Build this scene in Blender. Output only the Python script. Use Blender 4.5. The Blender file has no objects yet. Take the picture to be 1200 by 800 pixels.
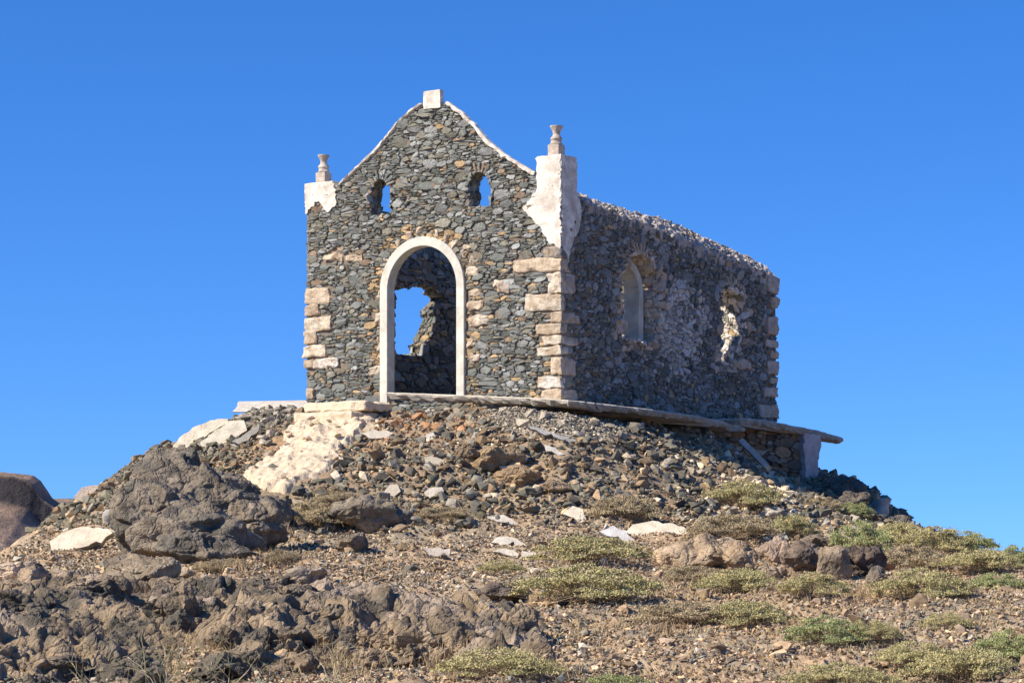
import bpy, bmesh, math, random
import numpy as np, time
_T0 = time.time()
def tick(n): print('TICK', n, round(time.time() - _T0, 1))
from mathutils import Vector, geometry

SEED = 7
random.seed(SEED)
rng = np.random.default_rng(SEED)
F = 2953.0          # focal length in photo pixels (1200 wide)
HZ = 655.0          # horizon row of the photo
scene = bpy.context.scene
COL = scene.collection

# ------------------------------------------------------------------ camera / world
cam_d = bpy.data.cameras.new('camera')
cam = bpy.data.objects.new('camera', cam_d)
COL.objects.link(cam)
cam.location = (0, 0, 0)
cam.rotation_euler = (math.pi / 2, 0, 0)
cam_d.sensor_width = 36
cam_d.lens = F / 1200 * 36
cam_d.shift_y = (HZ - 400) / 1200
cam_d.clip_start = 0.1
cam_d.clip_end = 20000
scene.camera = cam

SUN = np.array([-0.72, -0.32, 0.64]); SUN /= np.linalg.norm(SUN)
sl = bpy.data.lights.new('sun', 'SUN')
so = bpy.data.objects.new('sun', sl); COL.objects.link(so)
sl.energy = 5.0; sl.angle = math.radians(0.5); sl.color = (1.0, 0.92, 0.78)
so.rotation_euler = Vector(SUN).to_track_quat('Z', 'Y').to_euler()
so.location = (-20, -10, 20)
world = bpy.data.worlds.new('World'); scene.world = world; world.use_nodes = True
wn = world.node_tree; wn.nodes.clear()
sky = wn.nodes.new('ShaderNodeTexSky'); sky.sky_type = 'NISHITA'; sky.sun_disc = False
sky.sun_elevation = math.asin(SUN[2]); sky.sun_rotation = math.atan2(SUN[0], SUN[1])
sky.altitude = 2500; sky.air_density = 1.0; sky.dust_density = 0.0; sky.ozone_density = 4.0
hs = wn.nodes.new('ShaderNodeHueSaturation'); hs.inputs['Saturation'].default_value = 1.28
hs.inputs['Hue'].default_value = 0.510; hs.inputs['Value'].default_value = 1.20
bg = wn.nodes.new('ShaderNodeBackground'); bg.inputs['Strength'].default_value = 0.128
wo = wn.nodes.new('ShaderNodeOutputWorld')
tc = wn.nodes.new('ShaderNodeTexCoord'); va = wn.nodes.new('ShaderNodeVectorMath'); va.operation = 'ADD'; va.inputs[1].default_value = (0, 0, .125)
vn = wn.nodes.new('ShaderNodeVectorMath'); vn.operation = 'NORMALIZE'
wn.links.new(tc.outputs['Generated'], va.inputs[0]); wn.links.new(va.outputs[0], vn.inputs[0]); wn.links.new(vn.outputs[0], sky.inputs[0])
wn.links.new(sky.outputs[0], hs.inputs['Color']); wn.links.new(hs.outputs[0], bg.inputs[0])
wn.links.new(bg.outputs[0], wo.inputs[0])
scene.view_settings.view_transform = 'Standard'
scene.view_settings.look = 'None'
scene.view_settings.exposure = 0.48
scene.view_settings.gamma = 1

# ------------------------------------------------------------------ noise
def _h(ix, iy, iz, s):
    n = (ix.astype(np.uint32) * np.uint32(374761393) + iy.astype(np.uint32) * np.uint32(668265263)
         + iz.astype(np.uint32) * np.uint32(2147483647) + np.uint32((s * 1013904223) & 0xffffffff))
    n = (n ^ (n >> np.uint32(13))) * np.uint32(1274126177)
    n = n ^ (n >> np.uint32(16))
    n = (n * np.uint32(2246822519)); n = n ^ (n >> np.uint32(15))
    return n.astype(np.float64) / 4294967295.0

def vnoise(p, s=0):
    p = np.asarray(p, float)
    i = np.floor(p); f = p - i; i = i.astype(np.int64) + 100000
    f = f * f * f * (f * (f * 6 - 15) + 10)
    r = 0
    for dx in (0, 1):
        wx = f[..., 0] if dx else 1 - f[..., 0]
        for dy in (0, 1):
            wy = f[..., 1] if dy else 1 - f[..., 1]
            for dz in (0, 1):
                wz = f[..., 2] if dz else 1 - f[..., 2]
                r = r + wx * wy * wz * _h(i[..., 0] + dx, i[..., 1] + dy, i[..., 2] + dz, s)
    return r * 2 - 1

def fbm(p, oct=4, s=0, gain=0.5):
    a, r, p = 1.0, 0, np.asarray(p, float)
    for o in range(oct):
        r = r + a * vnoise(p * 2.0 ** o, s + o); a *= gain
    return r

def voro(p, seed=0, k=34.0):
    p = np.asarray(p, float); i = np.floor(p).astype(np.int64) + 100000; f = p - np.floor(p)
    d1 = np.full(len(p), 9.0); d2 = np.full(len(p), 9.0); cid = np.zeros(len(p)); ws = np.zeros(len(p)); wc = np.zeros(len(p)); wt = np.zeros(len(p))
    for dx in (-1, 0, 1):
        for dy in (-1, 0, 1):
            for dz in (-1, 0, 1):
                a, b, c = i[:, 0] + dx, i[:, 1] + dy, i[:, 2] + dz
                q = np.stack([dx + _h(a, b, c, seed) - f[:, 0], dy + _h(a, b, c, seed + 1) - f[:, 1], dz + _h(a, b, c, seed + 2) - f[:, 2]], 1); d = (q * q).sum(1)
                n = d < d1; d2 = np.where(n, d1, np.minimum(d2, d)); d1 = np.where(n, d, d1)
                h_ = _h(a, b, c, seed + 3); w = np.exp(-k * np.sqrt(d)); ws += w; wc += w * h_
                wt += w * (q * np.sin(h_[:, None] * np.array([233.1, 576.2, 334.9]))).sum(1)
    return np.sqrt(d1), np.sqrt(d2), wc / ws, wt / ws
def fracture(p, nrm, s1=.30, a1=.06, s2=.10, a2=.018, fine=.008):
    w = p + .05 * s1 * np.stack([vnoise(p / s1 * 2.3 + k * 9, k) for k in range(3)], -1)
    d1, d2, c, tl = voro(w / (np.array([1, 1, 1.15]) * s1), 5)
    off = (c - .5) * 2 * a1 + tl * a1 * 1.5 - a1 * .5 * np.exp(-(d2 - d1) / .05)
    e1, e2, c2, tl2 = voro(w / (np.array([1, 1, .8]) * s2), 15, 20.0)
    off = off + (c2 - .5) * 2 * a2 + tl2 * a2 * 1.6 - a2 * .5 * np.exp(-(e2 - e1) / .05)
    rd = 0; amp = 1.0
    for o in range(3):
        rd = rd + amp * (1 - 2 * np.abs(vnoise(w * (1.7 / s2) * .35 * 2.1 ** o + o * 13, 60 + o))); amp *= .55
    off = off + fine * fbm(p * 22, 3, 8) + rd * a2 * .9
    return p + nrm * off[:, None]
def smooth(a, b, x):
    t = np.clip((x - a) / (b - a), 0, 1); return t * t * (3 - 2 * t)

# ------------------------------------------------------------------ projection helpers
def ray(px, py): return np.array([(px - 600) / F, 1.0, (HZ - py) / F])
def P(px, py, d): return ray(px, py) * d
def proj(p):
    p = np.asarray(p, float)
    return 600 + F * p[..., 0] / p[..., 1], HZ - F * p[..., 2] / p[..., 1]

# ------------------------------------------------------------------ terrain
CP = []
def cp(px, py, d): CP.append(tuple(P(px, py, d)))
for x in (-150, 150, 450, 750, 1050, 1350): cp(x, 800, 20)
for x in (-150, 150, 450, 750, 1050, 1350): cp(x, 745, 23)
for x in (150, 450, 750, 1050, 1300): cp(x, 700, 26.5)
for x in (200, 400, 600, 800, 1000): cp(x, 663, 30.5)
cp(1200, 668, 32); cp(0, 676, 32); cp(-80, 690, 32)
cp(1160, 650, 36); cp(1210, 662, 37); cp(1090, 632, 37.5)
cp(330, 640, 33.2); cp(500, 632, 34); cp(700, 630, 34); cp(850, 632, 34); cp(1000, 634, 35)
cp(120, 650, 34.4); cp(20, 662, 34.8)
cp(400, 590, 35.6); cp(550, 585, 35.6); cp(700, 590, 35.8); cp(850, 590, 37); cp(950, 600, 38)
cp(250, 575, 37.2); cp(300, 545, 38.6); cp(200, 560, 38.6); cp(120, 590, 38.2)
cp(400, 530, 38.0); cp(500, 535, 37.2); cp(600, 538, 36.9); cp(700, 542, 37.0); cp(800, 548, 38.0); cp(880, 560, 39.6)
cp(450, 500, 39.3); cp(520, 498, 38.9); cp(600, 496, 38.4); cp(660, 496, 38.0); cp(520, 489, 39.9); cp(600, 487, 39.1); cp(740, 511, 38.9); cp(800, 528, 39.9); cp(860, 546, 41.0); cp(820, 508, 41.2)
cp(935, 570, 42.6); cp(900, 560, 41.8)
cp(350, 486, 41.0); cp(300, 488.5, 41.5); cp(240, 512, 41.2); cp(270, 500, 41.8)
cp(200, 524, 41.2); cp(150, 549, 40.6); cp(100, 580, 39.8); cp(50, 616, 38.8); cp(0, 650, 38.0); cp(-80, 690, 37)
cp(950, 572, 43.4); cp(1000, 562, 44.2); cp(1030, 585, 43.6); cp(1058, 612, 42.6); cp(1110, 640, 40.0)
# behind the crest the mound falls away again
for px, py, d, dx, dy, dz in ((200, 524, 41.2, -1.5, 3, -1.8), (150, 549, 40.6, -2, 3, -2.0), (100, 580, 39.8, -2, 3, -2.0), (50, 616, 38.8, -2, 3.5, -2.0),
                      (0, 650, 38, -2, 4, -2.2), (-80, 690, 37, -3, 4, -2.2), (300, 493, 41.6, -1.5, 4, -1.8), (995, 552, 44.2, 1.5, 3, -1.8), (1030, 585, 43.6, 2, 3, -2.0),
                      (1058, 612, 42.6, 2, 3.5, -2.0), (1110, 640, 40, 3, 5, -2.2), (1210, 662, 37, 3, 6, -2.4), (1160, 650, 36, 2, 7, -2.0)):
    q = P(px, py, d) + np.array([dx, dy, dz]); CP.append(tuple(q))
FL = 2.40   # floor level inside the chapel
A0 = P(57 + 600, 470, 39.0); C0 = np.array([A0[0], A0[1], 0.0])
_left = ray(359, 470)[:2]
ang = math.atan2(2.81, -4.179)
av = np.array([math.cos(ang), math.sin(ang), 0.0])       # along the facade, to the left
bv = np.array([av[1], -av[0], 0.0])                      # inward
ZV = np.array([0, 0, 1.0])
def plane_px(px, py, n, off):
    """pixel -> point on the vertical plane n.(p-C0)=off"""
    d = ray(px, py); t = (C0.dot(n) + off) / d.dot(n); return d * t
def fac(px, py, b=0.0):
    p = plane_px(px, py, bv, b) - C0; return (p.dot(av), p[2])
def sid(px, py, a=0.0):
    p = plane_px(px, py, av, a) - C0; return (p.dot(bv), p[2])
WD = fac(359, 400)[0]
LN = sid(910, 420)[0]
print('facade width', WD, 'length', LN)
def bl(a, b, z=0.0): return C0 + av * a + bv * b + ZV * z
for a, b in ((.4, .6), (WD - .4, .6), (.4, LN - .6), (WD - .4, LN - .6), (WD / 2, LN / 2), (WD/2, LN-.3), (WD/2, 1)):
    CP.append(tuple(bl(a, b, FL - .12)))
for a, b, z in ((WD + 3, LN, .2), (WD + 2.5, LN / 2, .9), (WD / 2, LN + 3, .2), (-1, LN + 3, -.3), (WD+3, LN+4, -2), (WD/2, LN+7, -3), (-3, LN+5, -3)):
    CP.append(tuple(bl(a, b, z)))
CP = np.array(CP)
def _tps(r2): return np.where(r2 > 1e-12, 0.5 * r2 * np.log(np.maximum(r2, 1e-12)), 0)
_n = len(CP)
_d2 = ((CP[:, None, :2] - CP[None, :, :2]) ** 2).sum(-1)
_K = _tps(_d2) + np.eye(_n) * 0.02
_Pm = np.c_[np.ones(_n), CP[:, :2]]
_M = np.block([[_K, _Pm], [_Pm.T, np.zeros((3, 3))]])
_w = np.linalg.solve(_M, np.r_[CP[:, 2], 0, 0, 0])
def macro(x, y):
    x = np.asarray(x, float); y = np.asarray(y, float)
    sh = x.shape; xf = x.ravel(); yf = y.ravel(); out = np.empty(xf.size)
    for i in range(0, xf.size, 40000):
        X = xf[i:i + 40000]; Y = yf[i:i + 40000]
        r2 = (X[:, None] - CP[None, :, 0]) ** 2 + (Y[:, None] - CP[None, :, 1]) ** 2
        out[i:i + 40000] = _tps(r2) @ _w[:_n] + _w[_n] + _w[_n + 1] * X + _w[_n + 2] * Y
    z = out.reshape(sh)
    far = -1.7 - 9.0 * smooth(26, 60, y) - 3 * smooth(18, 60, np.abs(x))
    ex = np.maximum(np.abs(x - 0.4) - 10.0, 0); ey = np.maximum(np.maximum(14.5 - y, y - 50.5), 0)
    k = smooth(0, 11, np.sqrt(ex ** 2 + ey ** 2))
    z = np.clip(z, -14, 4)
    return z * (1 - k) + far * k
def T(x, y):
    x = np.asarray(x, float); y = np.asarray(y, float)
    z = macro(x, y)
    p = np.stack([x, y, np.zeros_like(x)], -1)
    near = smooth(60, 40, np.hypot(x, y - 30))
    q = bl(WD / 2, LN / 2)
    ina = np.abs((x - q[0]) * av[0] + (y - q[1]) * av[1]) - WD / 2
    inb = np.abs((x - q[0]) * bv[0] + (y - q[1]) * bv[1]) - LN / 2
    ins = smooth(-.1, .5, np.maximum(ina, inb))
    z = z + near * ins * (0.10 * vnoise(p * .9, 1) + 0.05 * fbm(p * 2.6, 3, 5) + .018 * fbm(p * 11, 2, 9))
    return z
def hit(px, py, lo=12.0, hi=60.0):
    t = np.arange(lo, hi, .04); r = ray(px, py)
    z = T(r[0] * t, t); k = np.nonzero(r[2] * t < z)[0]
    if len(k) == 0:
        k = [int(np.argmin((r[2] * t - z)[:int((46-lo)/.04)]))]
    tt = t[k[0]]
    return np.array([r[0] * tt, tt, float(T(r[0] * tt, tt))])
def gnormal(p, e=.25):
    gx = (macro(p[0] + e, p[1]) - macro(p[0] - e, p[1])) / (2 * e); gy = (macro(p[0], p[1] + e) - macro(p[0], p[1] - e)) / (2 * e)
    n = np.array([-float(gx), -float(gy), 1.0]); return n / np.linalg.norm(n)

# ------------------------------------------------------------------ materials
def mat(name, base=None, rough=.9, nscale=6.0, namt=.25, bscale=25.0, bstr=.25, bdist=.02, attr=True, base2=None, spec=.25, patch=None):
    m = bpy.data.materials.new(name); m.use_nodes = True; nt = m.node_tree; N = nt.nodes; L = nt.links
    bs = N['Principled BSDF']; bs.inputs['Roughness'].default_value = rough
    bs.inputs['Specular IOR Level'].default_value = spec
    geo = N.new('ShaderNodeNewGeometry')
    if attr:
        src = N.new('ShaderNodeVertexColor'); src.layer_name = 'Col'; col = src.outputs[0]
    else:
        src = N.new('ShaderNodeRGB'); src.outputs[0].default_value = (*base, 1); col = src.outputs[0]
    n1 = N.new('ShaderNodeTexNoise'); n1.inputs['Scale'].default_value = nscale; n1.inputs['Detail'].default_value = 8; n1.inputs['Roughness'].default_value = .65
    L.new(geo.outputs['Position'], n1.inputs['Vector'])
    if base2 is not None:
        mr = N.new('ShaderNodeMapRange'); mr.inputs[1].default_value = .42; mr.inputs[2].default_value = .62
        n3 = N.new('ShaderNodeTexNoise'); n3.inputs['Scale'].default_value = patch or nscale * .4; n3.inputs['Detail'].default_value = 6; n3.inputs['Roughness'].default_value = .7
        L.new(geo.outputs['Position'], n3.inputs['Vector']); L.new(n3.outputs[0], mr.inputs[0])
        mx = N.new('ShaderNodeMixRGB'); mx.inputs[2].default_value = (*base2, 1)
        L.new(mr.outputs[0], mx.inputs[0]); L.new(col, mx.inputs[1]); col = mx.outputs[0]
    r = N.new('ShaderNodeMapRange'); r.inputs[1].default_value = .3; r.inputs[2].default_value = .7
    r.inputs[3].default_value = 1 - namt; r.inputs[4].default_value = 1 + namt
    L.new(n1.outputs[0], r.inputs[0])
    vm = N.new('ShaderNodeVectorMath'); vm.operation = 'SCALE'
    L.new(col, vm.inputs[0]); L.new(r.outputs[0], vm.inputs['Scale'])
    L.new(vm.outputs[0], bs.inputs['Base Color'])
    n2 = N.new('ShaderNodeTexNoise'); n2.inputs['Scale'].default_value = bscale; n2.inputs['Detail'].default_value = 6; n2.inputs['Roughness'].default_value = .7
    L.new(geo.outputs['Position'], n2.inputs['Vector'])
    bp = N.new('ShaderNodeBump'); bp.inputs['Strength'].default_value = bstr; bp.inputs['Distance'].default_value = bdist
    L.new(n2.outputs[0], bp.inputs['Height']); L.new(bp.outputs[0], bs.inputs['Normal'])
    return m
M_STONE = mat('wall_stone', nscale=14, namt=.30, bscale=60, bstr=.5, bdist=.012)
M_CORE = mat('mortar_core', base=(.20, .17, .135), attr=False, nscale=9, bscale=30, bstr=.6, bdist=.03, base2=(.25, .19, .13), patch=2.5)
M_PLAST = mat('plaster', base=(.76, .70, .58), attr=False, nscale=7, namt=.2, bscale=30, bstr=.5, bdist=.015, base2=(.50, .42, .34), patch=4.5)
M_CONC = mat('concrete_frame', base=(.68, .65, .54), attr=False, nscale=5, namt=.12, bscale=45, bstr=.3, bdist=.01, base2=(.52, .48, .39), patch=3.2)
M_QUOIN = mat('worn_quoin_stone', nscale=7, namt=.22, bscale=22, bstr=.8, bdist=.03, base2=(.42, .31, .20), patch=6)
M_VASE = mat('weathered_cast_stone', base=(.42, .34, .26), attr=False, nscale=12, namt=.2, bscale=50, bstr=.3, bdist=.01, base2=(.55, .48, .40), patch=8)
M_SLAB = mat('slab_concrete', nscale=6, namt=.26, bscale=30, bstr=.7, bdist=.02)
M_ROCK = mat('basalt_rubble', nscale=16, namt=.35, bscale=45, bstr=.5, bdist=.015)
M_BOULD = mat('bedrock', nscale=5, namt=.38, bscale=16, bstr=.9, bdist=.04)
def crack_bump(m):
    nt = m.node_tree; N = nt.nodes; L = nt.links; bp = next(n for n in N if n.type == 'BUMP'); geo = next(n for n in N if n.type == 'NEW_GEOMETRY')
    src = bp.inputs['Height'].links[0].from_socket; tot = None
    nz = N.new('ShaderNodeTexNoise'); nz.inputs['Scale'].default_value = 7; nz.inputs['Detail'].default_value = 5; L.new(geo.outputs['Position'], nz.inputs['Vector'])
    mx = N.new('ShaderNodeVectorMath'); mx.operation = 'SCALE'; mx.inputs['Scale'].default_value = .16; L.new(nz.outputs['Color'], mx.inputs[0])
    ad = N.new('ShaderNodeVectorMath'); ad.operation = 'ADD'; L.new(geo.outputs['Position'], ad.inputs[0]); L.new(mx.outputs[0], ad.inputs[1])
    for sc, w, hi in ((3.2, 2.4, .07), (8.0, 1.1, .10), (21.0, .35, .16)):
        v = N.new('ShaderNodeTexVoronoi'); v.feature = 'DISTANCE_TO_EDGE'; v.inputs['Scale'].default_value = sc; L.new(ad.outputs[0], v.inputs['Vector'])
        r = N.new('ShaderNodeMapRange'); r.inputs[1].default_value = 0; r.inputs[2].default_value = hi; r.inputs[3].default_value = 0; r.inputs[4].default_value = w; L.new(v.outputs['Distance'], r.inputs[0])
        v2 = N.new('ShaderNodeTexVoronoi'); v2.inputs['Scale'].default_value = sc * 1.3; L.new(ad.outputs[0], v2.inputs['Vector'])
        sep = N.new('ShaderNodeSeparateColor'); L.new(v2.outputs['Color'], sep.inputs[0])
        q = N.new('ShaderNodeMath'); q.operation = 'MULTIPLY_ADD'; q.inputs[1].default_value = w * .8; L.new(sep.outputs[0], q.inputs[0]); L.new(r.outputs[0], q.inputs[2])
        a = N.new('ShaderNodeMath'); a.operation = 'ADD'; L.new(src if tot is None else tot, a.inputs[0]); L.new(q.outputs[0], a.inputs[1]); tot = a.outputs[0]
    L.new(tot, bp.inputs['Height']); bp.inputs['Strength'].default_value = .6; bp.inputs['Distance'].default_value = .020
crack_bump(M_BOULD)
M_GROUND = mat('dry_soil', nscale=9, namt=.35, bscale=30, bstr=.9, bdist=.03)
M_LEAF = mat('shrub_leaf', rough=.75, nscale=8, namt=.25, bscale=10, bstr=0)
M_TWIG = mat('dry_twig', rough=.85, nscale=8, namt=.2, bscale=10, bstr=0)
M_HILL = mat('far_rock', nscale=.05, namt=.35, bscale=.15, bstr=1.0, bdist=3.0)

# ------------------------------------------------------------------ mesh building
class Acc:
    def __init__(s): s.v = []; s.f = []; s.c = []; s.n = 0
    def add(s, v, f, c):
        v = np.asarray(v, float); s.v.append(v)
        c = np.asarray(c, float)
        if c.ndim == 1: c = np.tile(c, (len(v), 1))
        s.c.append(c)
        if isinstance(f, np.ndarray): s.f.append(('a', f + s.n))
        else: s.f.append(('l', [tuple(i + s.n for i in q) for q in f]))
        s.n += len(v)
def build(acc, name, material, parent=None, loc=(0, 0, 0), smooth_sh=False, link=True):
    """one mesh object; vertices are given in world coordinates"""
    v = np.concatenate(acc.v); c = np.concatenate(acc.c)
    base = np.array(parent['_w'] if parent is not None else loc, float)
    loops = []; tot = []
    for k, f in acc.f:
        if k == 'a': loops.append(f.ravel()); tot.append(np.full(len(f), f.shape[1]))
        else:
            loops.append(np.fromiter((i for q in f for i in q), dtype=np.int64)); tot.append(np.array([len(q) for q in f], dtype=np.int64))
    loops = np.concatenate(loops).astype(np.int32); tot = np.concatenate(tot).astype(np.int32)
    me = bpy.data.meshes.new(name)
    me.vertices.add(len(v)); me.vertices.foreach_set('co', (v - base).astype(np.float32).ravel())
    me.loops.add(len(loops)); me.loops.foreach_set('vertex_index', loops)
    me.polygons.add(len(tot)); st = np.r_[0, np.cumsum(tot)[:-1]].astype(np.int32)
    me.polygons.foreach_set('loop_start', st); me.polygons.foreach_set('loop_total', tot)
    me.polygons.foreach_set('use_smooth', np.full(len(tot), smooth_sh))
    at = me.color_attributes.new('Col', 'FLOAT_COLOR', 'POINT')
    at.data.foreach_set('color', np.c_[c, np.ones(len(c))].astype(np.float32).ravel())
    me.update(); me.validate(clean_customdata=False)
    me.materials.append(material)
    o = bpy.data.objects.new(name, me); COL.objects.link(o)
    if parent is not None: o.parent = parent
    else: o.location = tuple(base)
    o['_w'] = tuple(float(t) for t in base)
    return o
def empty(name, loc):
    o = bpy.data.objects.new(name, None); o.location = tuple(loc); COL.objects.link(o); o['_w'] = tuple(float(t) for t in loc); return o
def tag(o, label=None, cat=None, group=None, kind=None):
    if label: o['label'] = label; o['kind'] = 'thing'
    if cat: o['category'] = cat
    if group: o['group'] = group
    if kind: o['kind'] = kind
    return o

# rounded, worn block
def block_mesh(half, r, n=5, noise=.012, seed=0):
    g = np.linspace(-1, 1, n); V = []; Fc = []; idx = {}
    def vid(p):
        k = tuple(np.round(p, 5))
        if k not in idx: idx[k] = len(V); V.append(p)
        return idx[k]
    for ax in range(3):
        for sg in (-1, 1):
            for i in range(n - 1):
                for j in range(n - 1):
                    q = []
                    for a, b in ((i, j), (i + 1, j), (i + 1, j + 1), (i, j + 1)):
                        p = np.zeros(3); p[ax] = sg; p[(ax + 1) % 3] = g[a]; p[(ax + 2) % 3] = g[b]; q.append(vid(p))
                    Fc.append(tuple(q if sg > 0 else q[::-1]))
    V = np.array(V); half = np.array(half, float); r = min(r, half.min() * .9)
    W = V * half; inner = np.clip(W, -(half - r), half - r); d = W - inner
    ln = np.linalg.norm(d, axis=1, keepdims=True); ln[ln < 1e-9] = 1
    W = inner + d / ln * r
    nv = np.stack([vnoise(W * 9 + seed * 3.7 + k * 11, k) for k in range(3)], -1) + .5 * np.stack([vnoise(W * 25 + seed * 3.7 + k * 11, k) for k in range(3)], -1)
    return W + nv * noise, Fc

# rock made of random cutting planes: r(dir) = min d/(n.dir)
def poly_ico(sub):
    bm = bmesh.new(); bmesh.ops.create_icosphere(bm, subdivisions=sub, radius=1)
    v = np.array([x.co[:] for x in bm.verts]); v /= np.linalg.norm(v, axis=1, keepdims=True)
    f = np.array([[w.index for w in x.verts] for x in bm.faces]); bm.free(); return v, f
ICO = {k: poly_ico(k) for k in (2, 3, 4, 5, 6)}
def rock(sub, seed, half, nplanes=16, noise=.03, crack=.0, sharp=45):
    rg = np.random.default_rng(seed); v, f = ICO[sub]
    n = rg.normal(size=(nplanes, 3)); n /= np.linalg.norm(n, axis=1, keepdims=True)
    d = rg.uniform(.62, .95, nplanes)
    c = v @ n.T; rr = np.where(c > .08, d / np.maximum(c, .08), 9.0)
    rr = -np.log(np.exp(-sharp * np.minimum(rr, 3)).sum(1) + np.exp(-sharp * 1.12)) / sharp       # soft minimum
    half = np.array(half, float)
    p = v * rr[:, None] * half
    s = half.mean()
    off = seed * 5.31 % 97
    nn = fbm(p / s * 2.2 + off, 5, seed % 17, .55)
    p = p * (1 + noise * nn)[:, None]
    if crack > 0:
        pts = rg.uniform(-1.1, 1.1, (26, 3)) * half
        q = p + .12 * s * np.stack([vnoise(p / s * 3 + off + k * 9, k) for k in range(3)], -1)
        dd = np.sqrt(((q[:, None] - pts[None]) ** 2).sum(-1)); dd.sort(axis=1)
        e = dd[:, 1] - dd[:, 0]
        id_ = np.argmin(((q[:, None] - pts[None]) ** 2).sum(-1), 1)
        offc = rg.uniform(-.6, 1, 26)[id_]
        p = p - v * (crack * s * (np.exp(-e / (s * .055)) - .35 * offc * smooth(0, s * .08, e)))[:, None]
    return p, f
def rotm(rg, flat=0.0):
    a, b, c = rg.uniform(0, 2 * math.pi), rg.normal() * .6 * (1 - flat), rg.normal() * .6 * (1 - flat)
    ca, sa, cb, sb, cc, sc = math.cos(a), math.sin(a), math.cos(b), math.sin(b), math.cos(c), math.sin(c)
    return np.array([[ca, -sa, 0], [sa, ca, 0], [0, 0, 1]]) @ np.array([[1, 0, 0], [0, cb, -sb], [0, sb, cb]]) @ np.array([[cc, 0, sc], [0, 1, 0], [-sc, 0, cc]])

# ------------------------------------------------------------------ polygons in 2-D
def inpoly(x, y, poly):
    poly = np.asarray(poly); x = np.asarray(x, float); y = np.asarray(y, float)
    r = np.zeros(x.shape, bool); j = len(poly) - 1
    for i in range(len(poly)):
        xi, yi = poly[i]; xj, yj = poly[j]
        c = ((yi > y) != (yj > y)) & (x < (xj - xi) * (y - yi) / ((yj - yi) if yj != yi else 1e-12) + xi)
        r ^= c; j = i
    return r
def pip(x, y, poly):
    r = False; xj, yj = poly[-1]
    for xi, yi in poly:
        if (yi > y) != (yj > y) and x < (xj - xi) * (y - yi) / (yj - yi) + xi: r = not r
        xj, yj = xi, yi
    return r
def edge_dist(poly, P_):
    poly = np.asarray(poly, float); e = np.full(len(P_), 1e9)
    for i in range(len(poly)):
        a_ = poly[i - 1]; dd = poly[i] - a_; l2 = max(dd @ dd, 1e-12)
        t = np.clip(((P_ - a_) @ dd) / l2, 0, 1); q = P_ - a_ - t[:, None] * dd; e = np.minimum(e, (q * q).sum(1))
    return np.sqrt(e)
def nearest_on(poly, x, y):
    best = None
    for i in range(len(poly)):
        ax, ay = poly[i - 1]; bx, by = poly[i]
        dx, dy = bx - ax, by - ay; l2 = dx * dx + dy * dy or 1e-12
        t = max(0, min(1, ((x - ax) * dx + (y - ay) * dy) / l2)); qx, qy = ax + t * dx, ay + t * dy
        d = (qx - x) ** 2 + (qy - y) ** 2
        if best is None or d < best[0]: best = (d, qx, qy)
    return best[1], best[2], math.sqrt(best[0])
def densify(poly, step=.06, jit=0.0, rg=None, closed=True):
    out = []; n = len(poly)
    for i in range(n if closed else n - 1):
        a = np.array(poly[i]); b = np.array(poly[(i + 1) % n]); k = max(1, int(np.linalg.norm(b - a) / step))
        for j in range(k): out.append(a + (b - a) * j / k)
    if not closed: out.append(np.array(poly[-1]))
    out = np.array(out)
    if jit and rg is not None: out = out + rg.normal(size=out.shape) * jit
    return out
def clip_half(pg, nx, ny, c):
    out = []; m = len(pg)
    for i in range(m):
        a = pg[i]; b = pg[(i + 1) % m]
        da = nx * a[0] + ny * a[1] - c; db = nx * b[0] + ny * b[1] - c
        if da <= 0: out.append(a)
        if (da < 0 < db) or (db < 0 < da):
            t = da / (da - db); out.append((a[0] + (b[0] - a[0]) * t, a[1] + (b[1] - a[1]) * t))
    return out

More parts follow.
